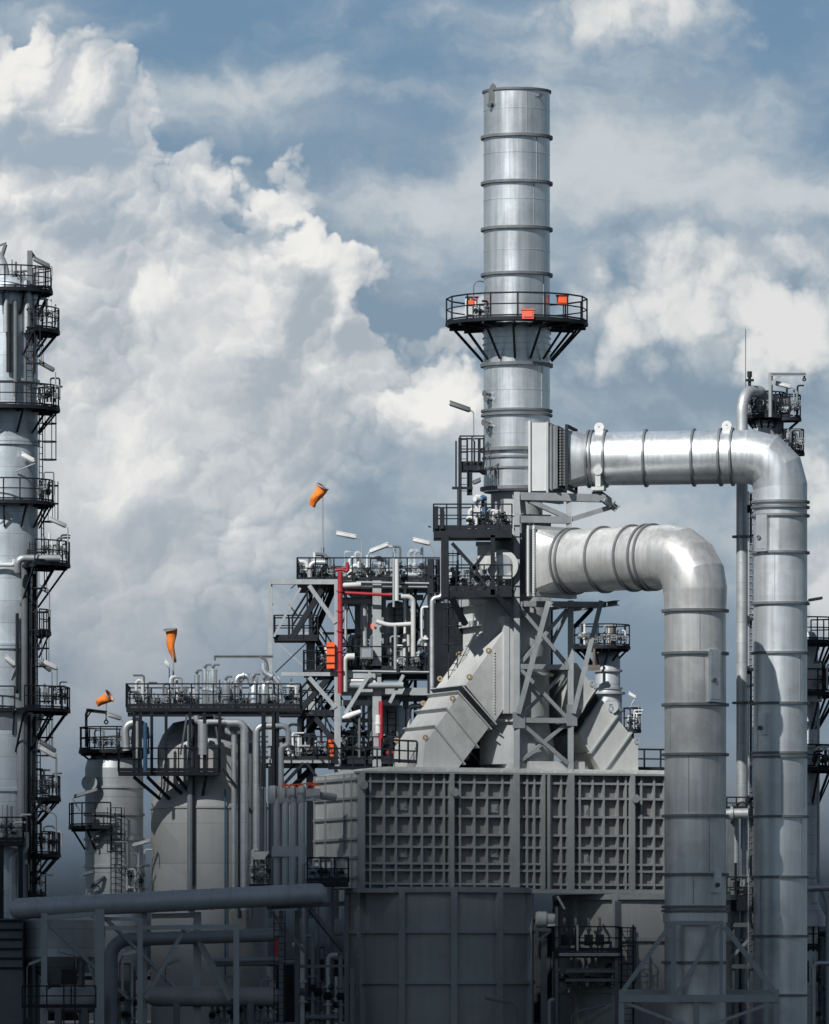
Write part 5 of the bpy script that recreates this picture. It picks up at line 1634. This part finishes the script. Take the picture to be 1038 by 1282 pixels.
solo('red_reel', MB().ring(P(469, 749 + 35, f_ + .1), (0, 1, 0), .08, .2, .14, 16).cyl(P(469, 784, f_ - .1), P(469, 784, f_ + .3), .06, 8), 'coral', 'small red and pink fire reel on the second column', 'fire reel', P(469, 784, f_))
for lab, pts, r, m, y in (
        ('white bent pipe under the top deck, dropping to the second deck', [(502, 747), (517.5, 747), (517.5, 822)], .15, 'white', f_ - .6),
        ('white upright pipe rising through the top deck rail', [(497, 752), (497, 700)], .13, 'white', f_ - .7),
        ('thin grey upright pipe beside the white one in the top rail', [(493, 760), (493, 699)], .08, 'steel', f_ - .7),
        ('white level pipe drooping across the middle storey', [(471, 778), (487, 783), (520, 781)], .14, 'white', f_ - .4),
        ('thin grey pipe hanging from the white level pipe', [(495, 783), (495, 838)], .1, 'steel', f_ - .5),
        ('short thick white pipe beside the red fire pipe', [(444, 822), (431, 822), (431, 866)], .2, 'light', f_ - .6),
        ('silver pipe standing on the second deck near the red reel', [(456, 740), (456, 826)], .2, 'pipe', f_ + 1),
        ('fat silver upright pipe in the middle storey', [(479, 736), (479, 838)], .22, 'pgrey', f_ + 1.5),
        ('tall thin silver pipe with an elbow before the dark column', [(541, 868), (541, 748), (554, 748), (554, 640)], .14, 'pipe', f_ - 1.4),
        ('grey upright pipe running down to the slanted breeching', [(553.5, 748), (553.5, 858)], .16, 'pgrey', f_ - 1.2),
        ('silver pipe with rounded shoulder at the slanted breeching', [(580, 783), (562, 783), (562, 835)], .16, 'pipe', f_ - 2),
        ('pale pipe pair standing behind the dark column', [(527, 790), (527, 838)], .17, 'pipe', f_ + 1.2),
        ('silver upright pipe between white pipe and dark column', [(533, 760), (533, 836)], .12, 'pipe', f_ + 2.2),
        ('silver swan-neck pipe on the top deck corner', [(388, 724), (388, 704), (407, 704)], .16, 'pipe', f_ + .6),
        ('grey level pipe under the second deck', [(425, 858), (505, 858)], .2, 'pgrey', f_ - .3),
        ('long grey level pipe under the second deck at the back', [(440, 874), (545, 874)], .22, 'pgrey', f_ + 2),
        ('grey level pipe close beneath the top deck', [(425, 752), (470, 752)], .2, 'pgrey', f_ + .8),
        ('white short level pipe close beneath the top deck', [(428, 733), (452, 732)], .16, 'light', f_ - .7),
        ('dim level pipe in the storey beside the tall elbow pipe', [(500, 790), (552, 790)], .14, 'mid', f_ + 2.5),
        ('pale stub pipe on the second deck beside the fat upright pipe', [(507, 838), (507, 800)], .14, 'light', f_ + .6),
        ('grey stout drain pipe in the lower storey of the stair tower', [(377, 895), (377, 945)], .2, 'pgrey', f_ + 2.4),
        ('thin dark pipe rising along the breeching behind the dark column', [(547, 700), (547, 860)], .09, 'dark', f_ + .5),
        ('blue painted pipe fitting on the second deck rail', [(525, 822), (538, 822)], .22, 'blue', f_ + .3)):
    pipe(lab, [P(X, Y, y) for X, Y in pts], r * .8, {'white': 'light'}.get(m, m), .3)
for lab, pts, r, m, y in (
        ('thin pale pipe rising just behind the red fire pipe', [(433, 735), (433, 812)], .07, 'pipe', f_ + .8),
        ('pale pipe with two bends under the top deck rail lamps', [(440, 745), (463, 745), (463, 800)], .1, 'light', f_ + 1.6),
        ('thin pale pipe from the top deck down past the drooping pipe', [(507, 731), (507, 800)], .07, 'white', f_ + .2),
        ('thin white conduit zigzag on the dark column', [(536, 760), (528, 760), (528, 800), (536, 800)], .06, 'white', f_ - .2),
        ('pale pipe loop at the back of the middle storey', [(445, 830), (445, 792), (466, 792), (466, 830)], .11, 'pipe', f_ + 3),
        ('bright upright pipe glimpsed between vessel and white bent pipe', [(511, 762), (511, 836)], .1, 'light', f_ + 2.2),
        ('white level pipe low behind the stair braces', [(428, 902), (470, 902)], .1, 'light', f_ + 2),
        ('pale pipe dropping beside the low red fire pipe', [(463, 870), (463, 940)], .12, 'pipe', f_ + 1.5),
        ('thin pale pipe crossing under the second deck', [(428, 852), (470, 852), (470, 862)], .07, 'white', f_ - .3),
        ('silver bent pipe at the breeching end of the lower storey', [(512, 930), (512, 884), (530, 884)], .13, 'pipe', f_ + 1),
        ('thin bright conduit along the edge of the top deck', [(430, 728.5), (538, 730.5)], .05, 'steel', f_ - .2),
        ('thin bright conduit along the edge of the second deck', [(428, 840), (538, 841.5)], .05, 'steel', f_ - .2)):
    pipe(lab, [P(X, Y, y) for X, Y in pts], r, m, .25)
for lab, X, Y0, Y1, r, m, y in (('slim grey vessel in the middle storey with a dark ladder', 497, 752, 838, 14, 'clad', f_ + 3), ('grey cladded vessel in the lower storey behind the breeching', 488, 880, 960, 19, 'clad', f_ + 2.5), ('thin silver vessel at the back of the middle storey', 515, 765, 838, 8, 'pipe', f_ + 4)):
    c = P(X, Y1, y)
    t = thing('structure_vessel', lab, 'vessel', c)
    rr, h = Lm(r, y), P(X, Y0, y).z - c.z
    link('shell', MB().lathe([(rr, 0), (rr, h * .88), (rr * .8, h * .96), (.01, h)], c, seg=36), m, t)
    link('band_rim', MB().ring(c + ZV * h * .5, ZV, rr - .02, rr + .06, .1, 36), m, t)
    link('ladder', ladder(MB(), V((c.x + .1, c.y - rr - .2, 0)), c.z, c.z + h * .9, -90, False, .4), 'dark', t)
for i, (x0, x1, Y, n, m, lab) in enumerate(((376, 420, 727, 9, 'mid', 'dark valves and pipes at the windsock corner of the top deck'), (430, 470, 727, 10, 'galv', 'pale valves under the lamp poles on the top deck'), (472, 536, 727, 14, 'galv', 'silver valves along the top deck past the upright pipes'),
                                            (400, 440, 838, 8, 'dark', 'dark valves on the second deck beside the orange cabinet'), (440, 485, 838, 14, 'mid', 'crowded valves in the middle of the second deck'), (486, 550, 838, 14, 'galv', 'silver valves at the breeching end of the second deck'),
                                            (335, 420, 951, 12, 'dark', 'dark valves on the lowest deck below the stairs'), (425, 500, 951, 16, 'dark', 'dense dark valves on the lowest deck behind the furnace roof'))):
    manifold(lab, P(x0, 0, f_).x, P(x1, 0, f_).x, f_ + 1.0, P(0, Y, f_).z + .02, n, .5, 1.7, 140 + i, .1, m)
manifold('hanging pipes and valves at the back of the middle storey', P(430, 0, f_).x, P(540, 0, f_).x, f_ + 4.5, P(0, 838, f_).z + .02, 9, 1.0, 3.4, 160, .09, 'pipe')
manifold('upright pipes at the back of the lower storey', P(425, 0, f_).x, P(530, 0, f_).x, f_ + 4.5, P(0, 951, f_).z + .02, 9, 1.0, 3.2, 161, .09, 'pipe')
hc = thing('hopper_cover', 'white slanted cowl lamp in the lower storey of the stair tower', 'lamp', P(440, 905, f_ - .7))
link('cowl', MB().tube([P(429, 899, f_ - .7), P(436, 897, f_ - .7), P(452, 891, f_ - .7)], [.08, .17, .12], 10), 'white', hc)
link('post', MB().tube([P(450, 892, f_ - .6), P(450, 948, f_ - .6)], .06, 8), 'mid', hc)
tb = thing('terminal_box', 'grey box on the second deck beside the middle column', 'cabinet', P(460, 828, f_ - .5))
link('casing', MB().box(P(459, 818, f_ - .4), Lm(8, f_), .3, Lm(7, f_)), 'mid', tb)
link('door', MB().box(P(459, 818, f_ - .4) - V((0, .31, 0)), Lm(6, f_), .015, Lm(5.5, f_)), 'pgrey', tb)
cg = thing('ladder_shaft', 'dark caged ladder shaft between structure and slanted breeching', 'ladder', P(547, 860, f_ - .6))
link('caged_ladder', ladder(MB(), (P(548, 0, f_ - .6).x, f_ - .6), P(0, 862, f_ - .6).z, P(0, 700, f_ - .6).z, -90, True, .42), 'dark', cg)
link('column', MB().ibeam(P(540, 1000, f_ - .9), P(540, 700, f_ - .9), .2), 'dark', cg)
lad2 = thing('ladder_shaft', 'dark ladder shaft behind the black platforms of the stack', 'ladder', P(566, 780, 6))
link('caged_ladder', ladder(MB(), (P(567, 0, 6).x, 6), P(0, 860, 6).z, P(0, 690, 6).z, -90, True, .42), 'dark', lad2)
windsock('stiff orange windsock on a tall thin pole above the structure', f_ + 1, (404, 724), (404, 622), (404, 609), (390, 633), .30, .17)
lamp('white tube lamp on the tall bent pole at the top deck', f_ + .5, (453.5, 705), (453.5, 676), (446, 673), (421, 668), 'white', r=.11)
lamp('white tube lamp aimed upward beside the tall lamp pole', f_ + .5, (461, 712), (461, 694), (463, 691), (486, 682), 'white', r=.11)
lamp('white tube lamp on a thin pole near the black platforms', f_ + .5, (543, 720), (543, 690), (538, 681), (517, 676), 'white', r=.11)
gr = MB()
for a, b in (((500, 955), (522, 956)), ((478, 953), (500, 955))):
    railing(gr, [P(*a, 3.0), P(*b, 3.0)], 1.05, .42, r=.045)
solo('guard_rail', gr, 'dark', 'dark guard rail at the foot of the sunlit breeching', 'railing', P(511, 955, 3.0))
gr = MB()
railing(gr, [B(LU - 2.6, 2.2, ZT + .35), B(LU - .1, 2.2, ZT + .35)], 1.0, .8, r=.045)
solo('guard_rail', gr, 'dark', 'dark guard rail on the furnace roof behind the fat duct', 'railing', B(LU - 1.5, 2.2, ZT + .35))
gr = MB()
railing(gr, [B(.2, 4.6, ZT + .3), B(3.2, 4.6, ZT + .3)], 1.0, .6, r=.04)
solo('guard_rail', gr, 'dark', 'dark guard rail along the furnace roof before the structure', 'railing', B(1.5, 4.6, ZT + .3))
manifold('dark valves in the shadow between breeching and tower foot', uz(592, 960, 3)[0] * U.x + C0.x, uz(640, 960, 3)[0] * U.x + C0.x, 5.2, ZT + .3, 8, .5, 1.4, 171, .08, 'mid')
# ------------------------------------------------------------------ slim column and standpipe behind the tall duct
SYR = 9.0
sc_ = P(957, 600, SYR)
sr = Lm(15, SYR)
zr = lambda Y: P(957, Y, SYR).z
t = thing('slim_column', 'slim silver column with small platforms peeping over the tall duct', 'column', (sc_.x, SYR, 0))
link('shell', MB().lathe([(sr, 0), (sr, zr(532)), (sr * .8, zr(527)), (.01, zr(524))], (sc_.x, SYR, 0), seg=40), 'clad', t)
for Y in (533, 640, 760, 880):
    link('band_rim', MB().ring((sc_.x, SYR, zr(Y)), ZV, sr - .02, sr + .07, .12, 36), 'clad', t)
ring_platform(t, (sc_.x, SYR), zr(521), .1, Lm(27, SYR), 0, 360, sp=.55)
ring_platform(t, (P(985, 0, SYR).x, SYR), zr(524), .1, Lm(18, SYR), 0, 360, sp=.5, brk=False)
ring_platform(t, (P(992, 0, SYR).x, SYR), zr(567), .1, Lm(15, SYR), 0, 360, sp=.45, brk=False)
link('standoff', MB().cyl(P(973, 600, SYR), P(973, 523, SYR), .32, 16).cyl(P(966, 600, SYR), P(966, 470, SYR), .07, 8), 'mid', t)
link('brace', MB().bar(P(985, 540, SYR), P(1000, 527, SYR), .12).bar(P(976, 590, SYR), P(992, 570, SYR), .12).bar(P(965, 568, SYR), P(1004, 568, SYR), .1), 'dark', t)
manifold('dark fittings on the little platform under the arched standpipe', P(934, 0, SYR).x, P(962, 0, SYR).x, SYR - .8, zr(521) + .08, 8, .5, 1.2, 201, .07, 'mid')
manifold('dark instruments on the corner platform below the davit', P(970, 0, SYR).x, P(1000, 0, SYR).x, SYR - .5, zr(524) + .08, 7, .6, 1.7, 202, .07, 'steel')
manifold('dark instruments on the lowest small platform beside the duct elbow', P(981, 0, SYR).x, P(1003, 0, SYR).x, SYR - .4, zr(567) + .08, 7, .5, 1.2, 203, .07, 'mid')
sy = 6.5
zp_ = lambda Y: P(929, Y, sy).z
rs_ = Lm(7.2, sy)
sp_ = thing('standpipe', 'thin ribbed silver standpipe arching over at its top between the two ducts', 'pipe', P(929, 1012, sy))
link('pipe_run', MB().tube(fillet([P(929, 1012, sy), P(929, 490, sy), P(956, 490, sy + 2), P(956, 520, sy + 2)], .95, 7), rs_, 20), 'pipe', sp_)
for Y in (672, 880, 1008):
    link('flange', MB().ring(P(929, Y, sy), ZV, rs_ - .02, rs_ + .2, .1, 20), 'mid', sp_)
for Y in (672, 690, 772, 860, 880):
    link('clamp', MB().bar(P(935, Y, sy), P(947, Y - 3, sy), .1), 'dark', sp_)
an = thing('beacon_mast', 'tiny dark beacon with a whip antenna atop the arched standpipe', 'beacon', P(938, 484, sy + .7))
link('antenna', MB().tube([P(933.5, 486, sy + .7), P(933.5, 412, sy + .7)], .022, 6), 'mid', an)
link('lamp', MB().cyl(P(938.5, 472, sy + .7), P(938.5, 465, sy + .7), .12, 10).box(P(938.5, 476, sy + .7), .2, .15, .05).cyl(P(938.5, 484, sy + .7), P(938.5, 472, sy + .7), .08, 8), 'dark', an)
cr = thing('davit_crane', 'grey davit crane reaching out over the slim column platforms', 'hoist', P(964, 520, SYR - 1))
link('mast', MB().tube([P(964.5, 522, SYR - 1), P(964.5, 467, SYR - 1)], .09, 8), 'steel', cr)
link('arm', MB().ibeam(P(963, 468.5, SYR - 1), P(1009, 468.5, SYR - 1), .16).bar(P(965, 481, SYR - 1), P(977, 470, SYR - 1), .14), 'steel', cr)
link('hook', MB().tube([P(1007, 470, SYR - 1), P(1007, 474, SYR - 1)], .05, 6).ring(P(1007, 475, SYR - 1), (0, 1, 0), .03, .1, .05, 10), 'dark', cr)
lamp('white tube lamp under the grey davit crane', SYR - .8, (998, 505), (998, 488), (990, 485), (971, 480), 'white', r=.1)
tr = thing('cable_tray', 'narrow ladder tray running down beside the tall duct', 'cable tray', P(941, 1290, 5.6))
link('tray_frame', ladder(MB(), (P(940.5, 0, 5.6).x, 5.6), 0, P(0, 615, 5.6).z, -90, False, Lm(7, 5.6)), 'steel', tr)
mb = MB()
mb.bar(P(940, 1200, 5.7), P(940, 618, 5.7), .12)
link('cable', mb, 'mid', tr)
for Y in (636, 775, 838, 1000):
    link('bracket', MB().bar(P(936, Y, 5.5), P(946, Y, 5.5), .14).bar(P(937, Y + 6, 5.5), P(937, Y - 4, 5.5), .12), 'dark', tr)
# horizontal line and clutter between the ducts
cp = pipe('grey level pipe joining the standpipe to the tall duct', [P(908, 1019, 6), P(948, 1018, 6)], Lm(6.5, 6), 'pipe', fl=((P(938, 1018, 6), V((1, 0, 0))), (P(916, 1019, 6), V((1, 0, 0)))))
pl_ = thing('service_platform', 'small dark valve platform squeezed between the two silver ducts', 'platform', P(928, 1125, 6))
deck(pl_, P(910, 0, 6).x, P(946, 0, 6).x, 6, 8, P(0, 1127, 6).z, 'fb', th=.5, sp=.5)
deck(pl_, P(910, 0, 6).x, P(946, 0, 6).x, 6, 8, P(0, 1014, 6).z, 'f', th=.15, sp=.5, h=.6)
members(pl_, [('leg', P(917, 1290, 6.2), P(917, 1010, 6.2), .18, 'mid'), ('leg', P(941, 1290, 6.2), P(941, 1010, 6.2), .18, 'mid'), ('brace', P(914, 1200, 6.1), P(944, 1170, 6.1), .14, 'steel'), ('beam', P(910, 1158, 6.1), P(945, 1158, 6.1), .2, 'mid'), ('beam', P(910, 1210, 6.1), P(945, 1210, 6.1), .2, 'mid')], 'dark')
manifold('pale valves on the dark platform squeezed between the ducts', P(913, 0, 6).x, P(944, 0, 6).x, 6.6, P(0, 1127, 6).z, 9, .8, 2.2, 211, .12, 'galv')
for i, (X, r, m) in enumerate(((914, .12, 'mid'), (921, .16, 'pipe'), (933, .22, 'pipe'), (937, .09, 'mid'))):
    pipe(('thin dim upright pipe nearest the fat duct', 'grey upright pipe below the level joining pipe', 'stout upright pipe under the standpipe foot', 'thin dim upright pipe nearest the tall duct')[i], [P(X, 1290, 7 + .2 * i), P(X, 1024, 7 + .2 * i)], r, m)
manifold('dim valves low between the two silver ducts', P(912, 0, 7).x, P(944, 0, 7).x, 7.5, 0, 8, 1.0, 4.0, 212, .13, 'pgrey')

# ------------------------------------------------------------------ column at the far edge, past the tall duct
EY = 9.0
ec = P(1011, 900, EY)
er = Lm(13, EY)
ze = lambda Y: P(1010, Y, EY).z
t = thing('edge_column', 'pale column with bracketed dark platforms past the tall duct at the picture edge', 'column', (ec.x, EY, 0))
link('shell', MB().lathe([(er, 0), (er, ze(800)), (er * .7, ze(792)), (.01, ze(789))], (ec.x, EY, 0), seg=40), 'clad', t)
for Y in (812, 905, 935, 1005, 1098, 1130):
    link('band_rim', MB().ring((ec.x, EY, ze(Y)), ZV, er - .02, er + .08, .12, 36), 'clad', t)
for X1, Y, a0, a1 in ((1050, 803, -100, 80), (1052, 868, -100, 80), (1046, 962, -100, 60), (1026, 1185, -120, 60)):
    ring_platform(t, (ec.x, EY), ze(Y), er + .03, Lm(X1 - 1011, EY), a0, a1, sp=.7, bl=1.6)
link('junction_box', MB().box(P(1018, 855, EY - 1), .4, .3, .9), 'light', t)
link('drum_pipe', MB().tube([P(1026, 872, EY - 1), P(1026, 835, EY - 1)], .3, 14), 'dark', t)
link('riser_pipe', MB().tube([P(1024.5, 1100, EY - .8), P(1024.5, 880, EY - .8)], .07, 8).tube(fillet([P(1024, 1090, EY - .8), P(1026, 1110, EY - .8), P(1036, 1130, EY - .8), P(1036, 1290, EY - .8)], .4), .1, 8), 'steel', t)
link('hopper', MB().lathe([(er + .02, ze(1130)), (er * 1.75, ze(1148)), (er * 1.75, ze(1160))], (ec.x, EY, 0), seg=32), 'clad', t)
manifold('dark valves on the upper platform at the picture edge', P(1016, 0, EY).x, P(1044, 0, EY).x, EY - 1.2, ze(868) + .08, 7, .6, 1.5, 221, .08, 'mid', header=False)
manifold('dark instruments on the lower platform at the picture edge', P(1014, 0, EY).x, P(1044, 0, EY).x, EY - 1.2, ze(962) + .08, 6, .5, 1.3, 222, .08, 'dark', header=False)
lamp('small dark tube lamp sticking out of the tall duct at the sky edge', 6, (1009, 757), (1012, 752), (1012, 752), (1030, 749), 'steel', r=.06)
pipe('pale level pipe crossing the picture edge column low down', [P(1005, 1112, EY - 2), P(1060, 1110, EY - 2)], .18, 'pipe')
pipe('pale pipe bending down at the foot of the edge column', [P(1045, 1206, EY - 2), P(1018, 1206, EY - 2), P(1018, 1290, EY - 2)], .11, 'pipe', .3)
manifold('dim valves at the foot of the edge column', P(1012, 0, 9).x, P(1045, 0, 9).x, 9, 0, 9, 1.0, 4.4, 223, .12, 'pgrey')

# ------------------------------------------------------------------ small vessel between the tower and the fat duct
NY = 30.0
nc = P(761, 900, NY)
nr = Lm(15.5, NY)
zn = lambda Y: P(761, Y, NY).z
t = thing('capped_vessel', 'small ribbed vessel with a brown stub stack seen between tower and fat duct', 'vessel', (nc.x, NY, 0))
link('shell', MB().lathe([(nr * 1.15, 0), (nr * 1.15, zn(868)), (nr, zn(860)), (nr, zn(824)), (nr * .85, zn(818)), (nr * .4, zn(813)), (.01, zn(812))], (nc.x, NY, 0), seg=40), 'clad', t)
for Y in (862, 868, 840, 890):
    link('band_rim', MB().ring((nc.x, NY, zn(Y)), ZV, nr - .02, nr + (.12 if Y < 865 else .26), .1, 36), 'clad', t)
link('stub_stack', MB().lathe([(Lm(5.5, NY), zn(815)), (Lm(5.5, NY), zn(786)), (Lm(6.5, NY), zn(785)), (Lm(6.5, NY), zn(781)), (Lm(4, NY), zn(780)), (.01, zn(780))], (P(766, 0, NY).x, NY, 0), seg=24), 'rust', t)
ring_platform(t, (P(753, 0, NY).x, NY), zn(810), .2, Lm(36, NY), 0, 360, sp=.8, bl=1.2)
link('manway', MB().cyl(P(765, 884, NY - nr), P(765, 884, NY - nr - .6), .3, 18).ring(P(765, 884, NY - nr - .6), (0, 1, 0), .1, .38, .1, 18), 'clad', t)
link('hanging_hoist', MB().tube([P(744, 812, NY - 1.5), P(744, 838, NY - 1.5)], .08, 8).box(P(744, 836, NY - 1.5), .3, .1, .14), 'rust', t)
manifold('dark valves on the deck around the brown stub stack', P(722, 0, NY).x, P(785, 0, NY).x, NY - 1.2, zn(810) + .07, 10, .5, 1.2, 231, .07, 'mid')
t = thing('instrument_platform', 'little round dark platform with white instruments beside the shaded breeching', 'platform', P(791, 914, NY - 3))
ring_platform(t, (P(791, 0, NY - 3).x, NY - 3), P(0, 914, NY - 3).z, .05, Lm(11.5, NY - 3), 0, 360, sp=.4, brk=False)
link('post', MB().tube([P(791, 1000, NY - 3), P(791, 914, NY - 3)], .12, 10), 'mid', t)
manifold('white instruments on the little round platform by the breeching', P(783, 0, NY).x, P(799, 0, NY).x, NY - 3.2, P(0, 914, NY - 3).z + .06, 5, .5, 1.2, 232, .07, 'white', header=False)
lamp('white tube lamp above the little round platform', NY - 3, (790, 912), (790, 882), (796, 874), (787, 868), 'white', r=.09)
ir = MB()
railing(ir, [P(776, 962, 12), P(838, 962, 12)], 1.0, .8)

# ------------------------------------------------------------------ burner deck before the second drum
by = 2.2
bd = thing('burner_deck', 'dark railed burner deck with ladder in front of the second drum', 'platform', P(735, 1200, by))
deck(bd, P(693, 0, by).x, P(776, 0, by).x, by, by + 1.6, P(0, 1191, by).z, 'flr', th=.3, sp=1.0, h=1.15)
link('toe_beam', MB().ibeam(P(700, 1195, by - .1), P(776, 1195, by - .1), .14), 'paint', bd)
link('caged_ladder', ladder(MB(), (P(785, 0, by).x, by), 0, P(0, 1160, by).z, -90, True, .55), 'dark', bd)
members(bd, [('leg', P(697, 1290, by + .2), P(697, 1135, by + .2), .14, 'mid'), ('leg', P(723, 1190, by), P(723, 1158, by), .1, 'paint'), ('leg', P(774, 1290, by + .2), P(774, 1128, by + .2), .3, 'mid'), ('leg', P(778, 1290, by), P(778, 1160, by), .1, 'dark'), ('leg', P(793, 1290, by), P(793, 1158, by), .1, 'dark'),
             ('brace', P(698, 1122, by + .2), P(707, 1138, by + .2), .1, 'steel'), ('beam', P(708, 1215, by + .6), P(770, 1215, by + .6), .2, 'mid'), ('beam', P(708, 1227, by + .6), P(770, 1227, by + .6), .14, 'mid')], 'dark')
for i, X in enumerate((707, 721, 737, 751)):
    tt = thing('burner_box', 'dark squat burner box in the row on the burner deck', 'burner', P(X, 1188, by + 1), 'burner boxes on the burner deck')
    c = P(X, 1177, by + 1)
    link('casing', MB().box(c, .2, .25, .26), 'dark', tt)
    link('inlet_pipe', MB().tube(fillet([c + V((0, 0, .2)), c + V((0, 0, 1.0)), c + V((0, .8, 1.0))], .2), .07, 8), 'mid', tt)
    link('valve', handwheel(MB().sphere(c + ZV * .5, .13, 10), c + ZV * .5 - V((0, .2, 0)), (0, -1, 0), .13), 'mid', tt)
manifold('dim pipes and valves below the burner deck', P(700, 0, by).x, P(772, 0, by).x, by + 1.4, P(0, 1235, by).z, 9, .5, 1.3, 241, .08, 'dark')
bm_ = thing('blower_drum', 'pale round blower end jutting between the two drums', 'fan', P(681, 1151, 3))
link('casing', MB().lathe([(.01, 0), (.3, .02), (.38, .12), (.38, .5), (.28, .62), (.28, .9)], P(670, 1151, 3.0), (1, 0, -.02), 24), 'light', bm_)
link('coupling', MB().box(P(691, 1150, 3), .16, .2, .22).box(P(690, 1157, 3), .2, .2, .1), 'white', bm_)
link('support', MB().bar(P(681, 1160, 3), P(681, 1290, 3), .3), 'mid', bm_)
link('bracket', MB().bar(P(668, 1182, 2.6), P(690, 1165, 2.6), .1).bar(P(668, 1164, 2.6), P(690, 1164, 2.6), .14), 'mid', bm_)
pipe('white square-topped pipe low between the two drums', [P(688, 1290, 1), P(688, 1252, 1), P(694, 1252, 1)], .1, 'pgrey', .12)
lamp('dim low lamp in front of the first furnace drum', -2, (648, 1282), (648, 1262), (640, 1256), (607, 1250), 'mid', r=.05, pm='mid')
lamp('dim low lamp in front of the second furnace drum', -2, (716, 1282), (716, 1270), (726, 1266), (758, 1259), 'mid', r=.05, pm='mid')
# added low houses close the view; their dark colour stands in for shade
for i, (x0, x1, Yt, y, lab) in enumerate(((-30, 60, 1226, 40, 'long dark equipment house on the ground behind the tall column'), (60, 190, 1222, 44, 'long dark equipment house behind the pipe rack'), (190, 340, 1218, 42, 'long dark equipment house behind the big vessel'), (330, 450, 1205, 30, 'long dark equipment house behind the boxy header'), (640, 720, 1150, 18, 'dark equipment house in the gap between the drums'), (890, 1000, 1180, 26, 'dark equipment house behind the two silver ducts'), (990, 1100, 1170, 28, 'dark equipment house at the picture edge behind the pale column'))):
    a, b = P(x0, Yt, y), P(x1, Yt, y)
    t = thing('equipment_house', lab, 'building', ((a.x + b.x) / 2, y, 0), 'low dark equipment houses along the ground')
    hw, h = (b.x - a.x) / 2, a.z
    link('wall', MB().box(((a.x + b.x) / 2, y + 3, h / 2), hw, 3, h / 2), 'dark', t)
    link('roof', MB().box(((a.x + b.x) / 2, y + 3, h + .08), hw + .2, 3.2, .08), 'dark', t)
    for k in range(3):
        link('louvre_panel', MB().box((a.x + hw * 2 * (k + .5) / 3, y - .02, h * .55), hw * .22, .03, h * .2), 'dark', t)
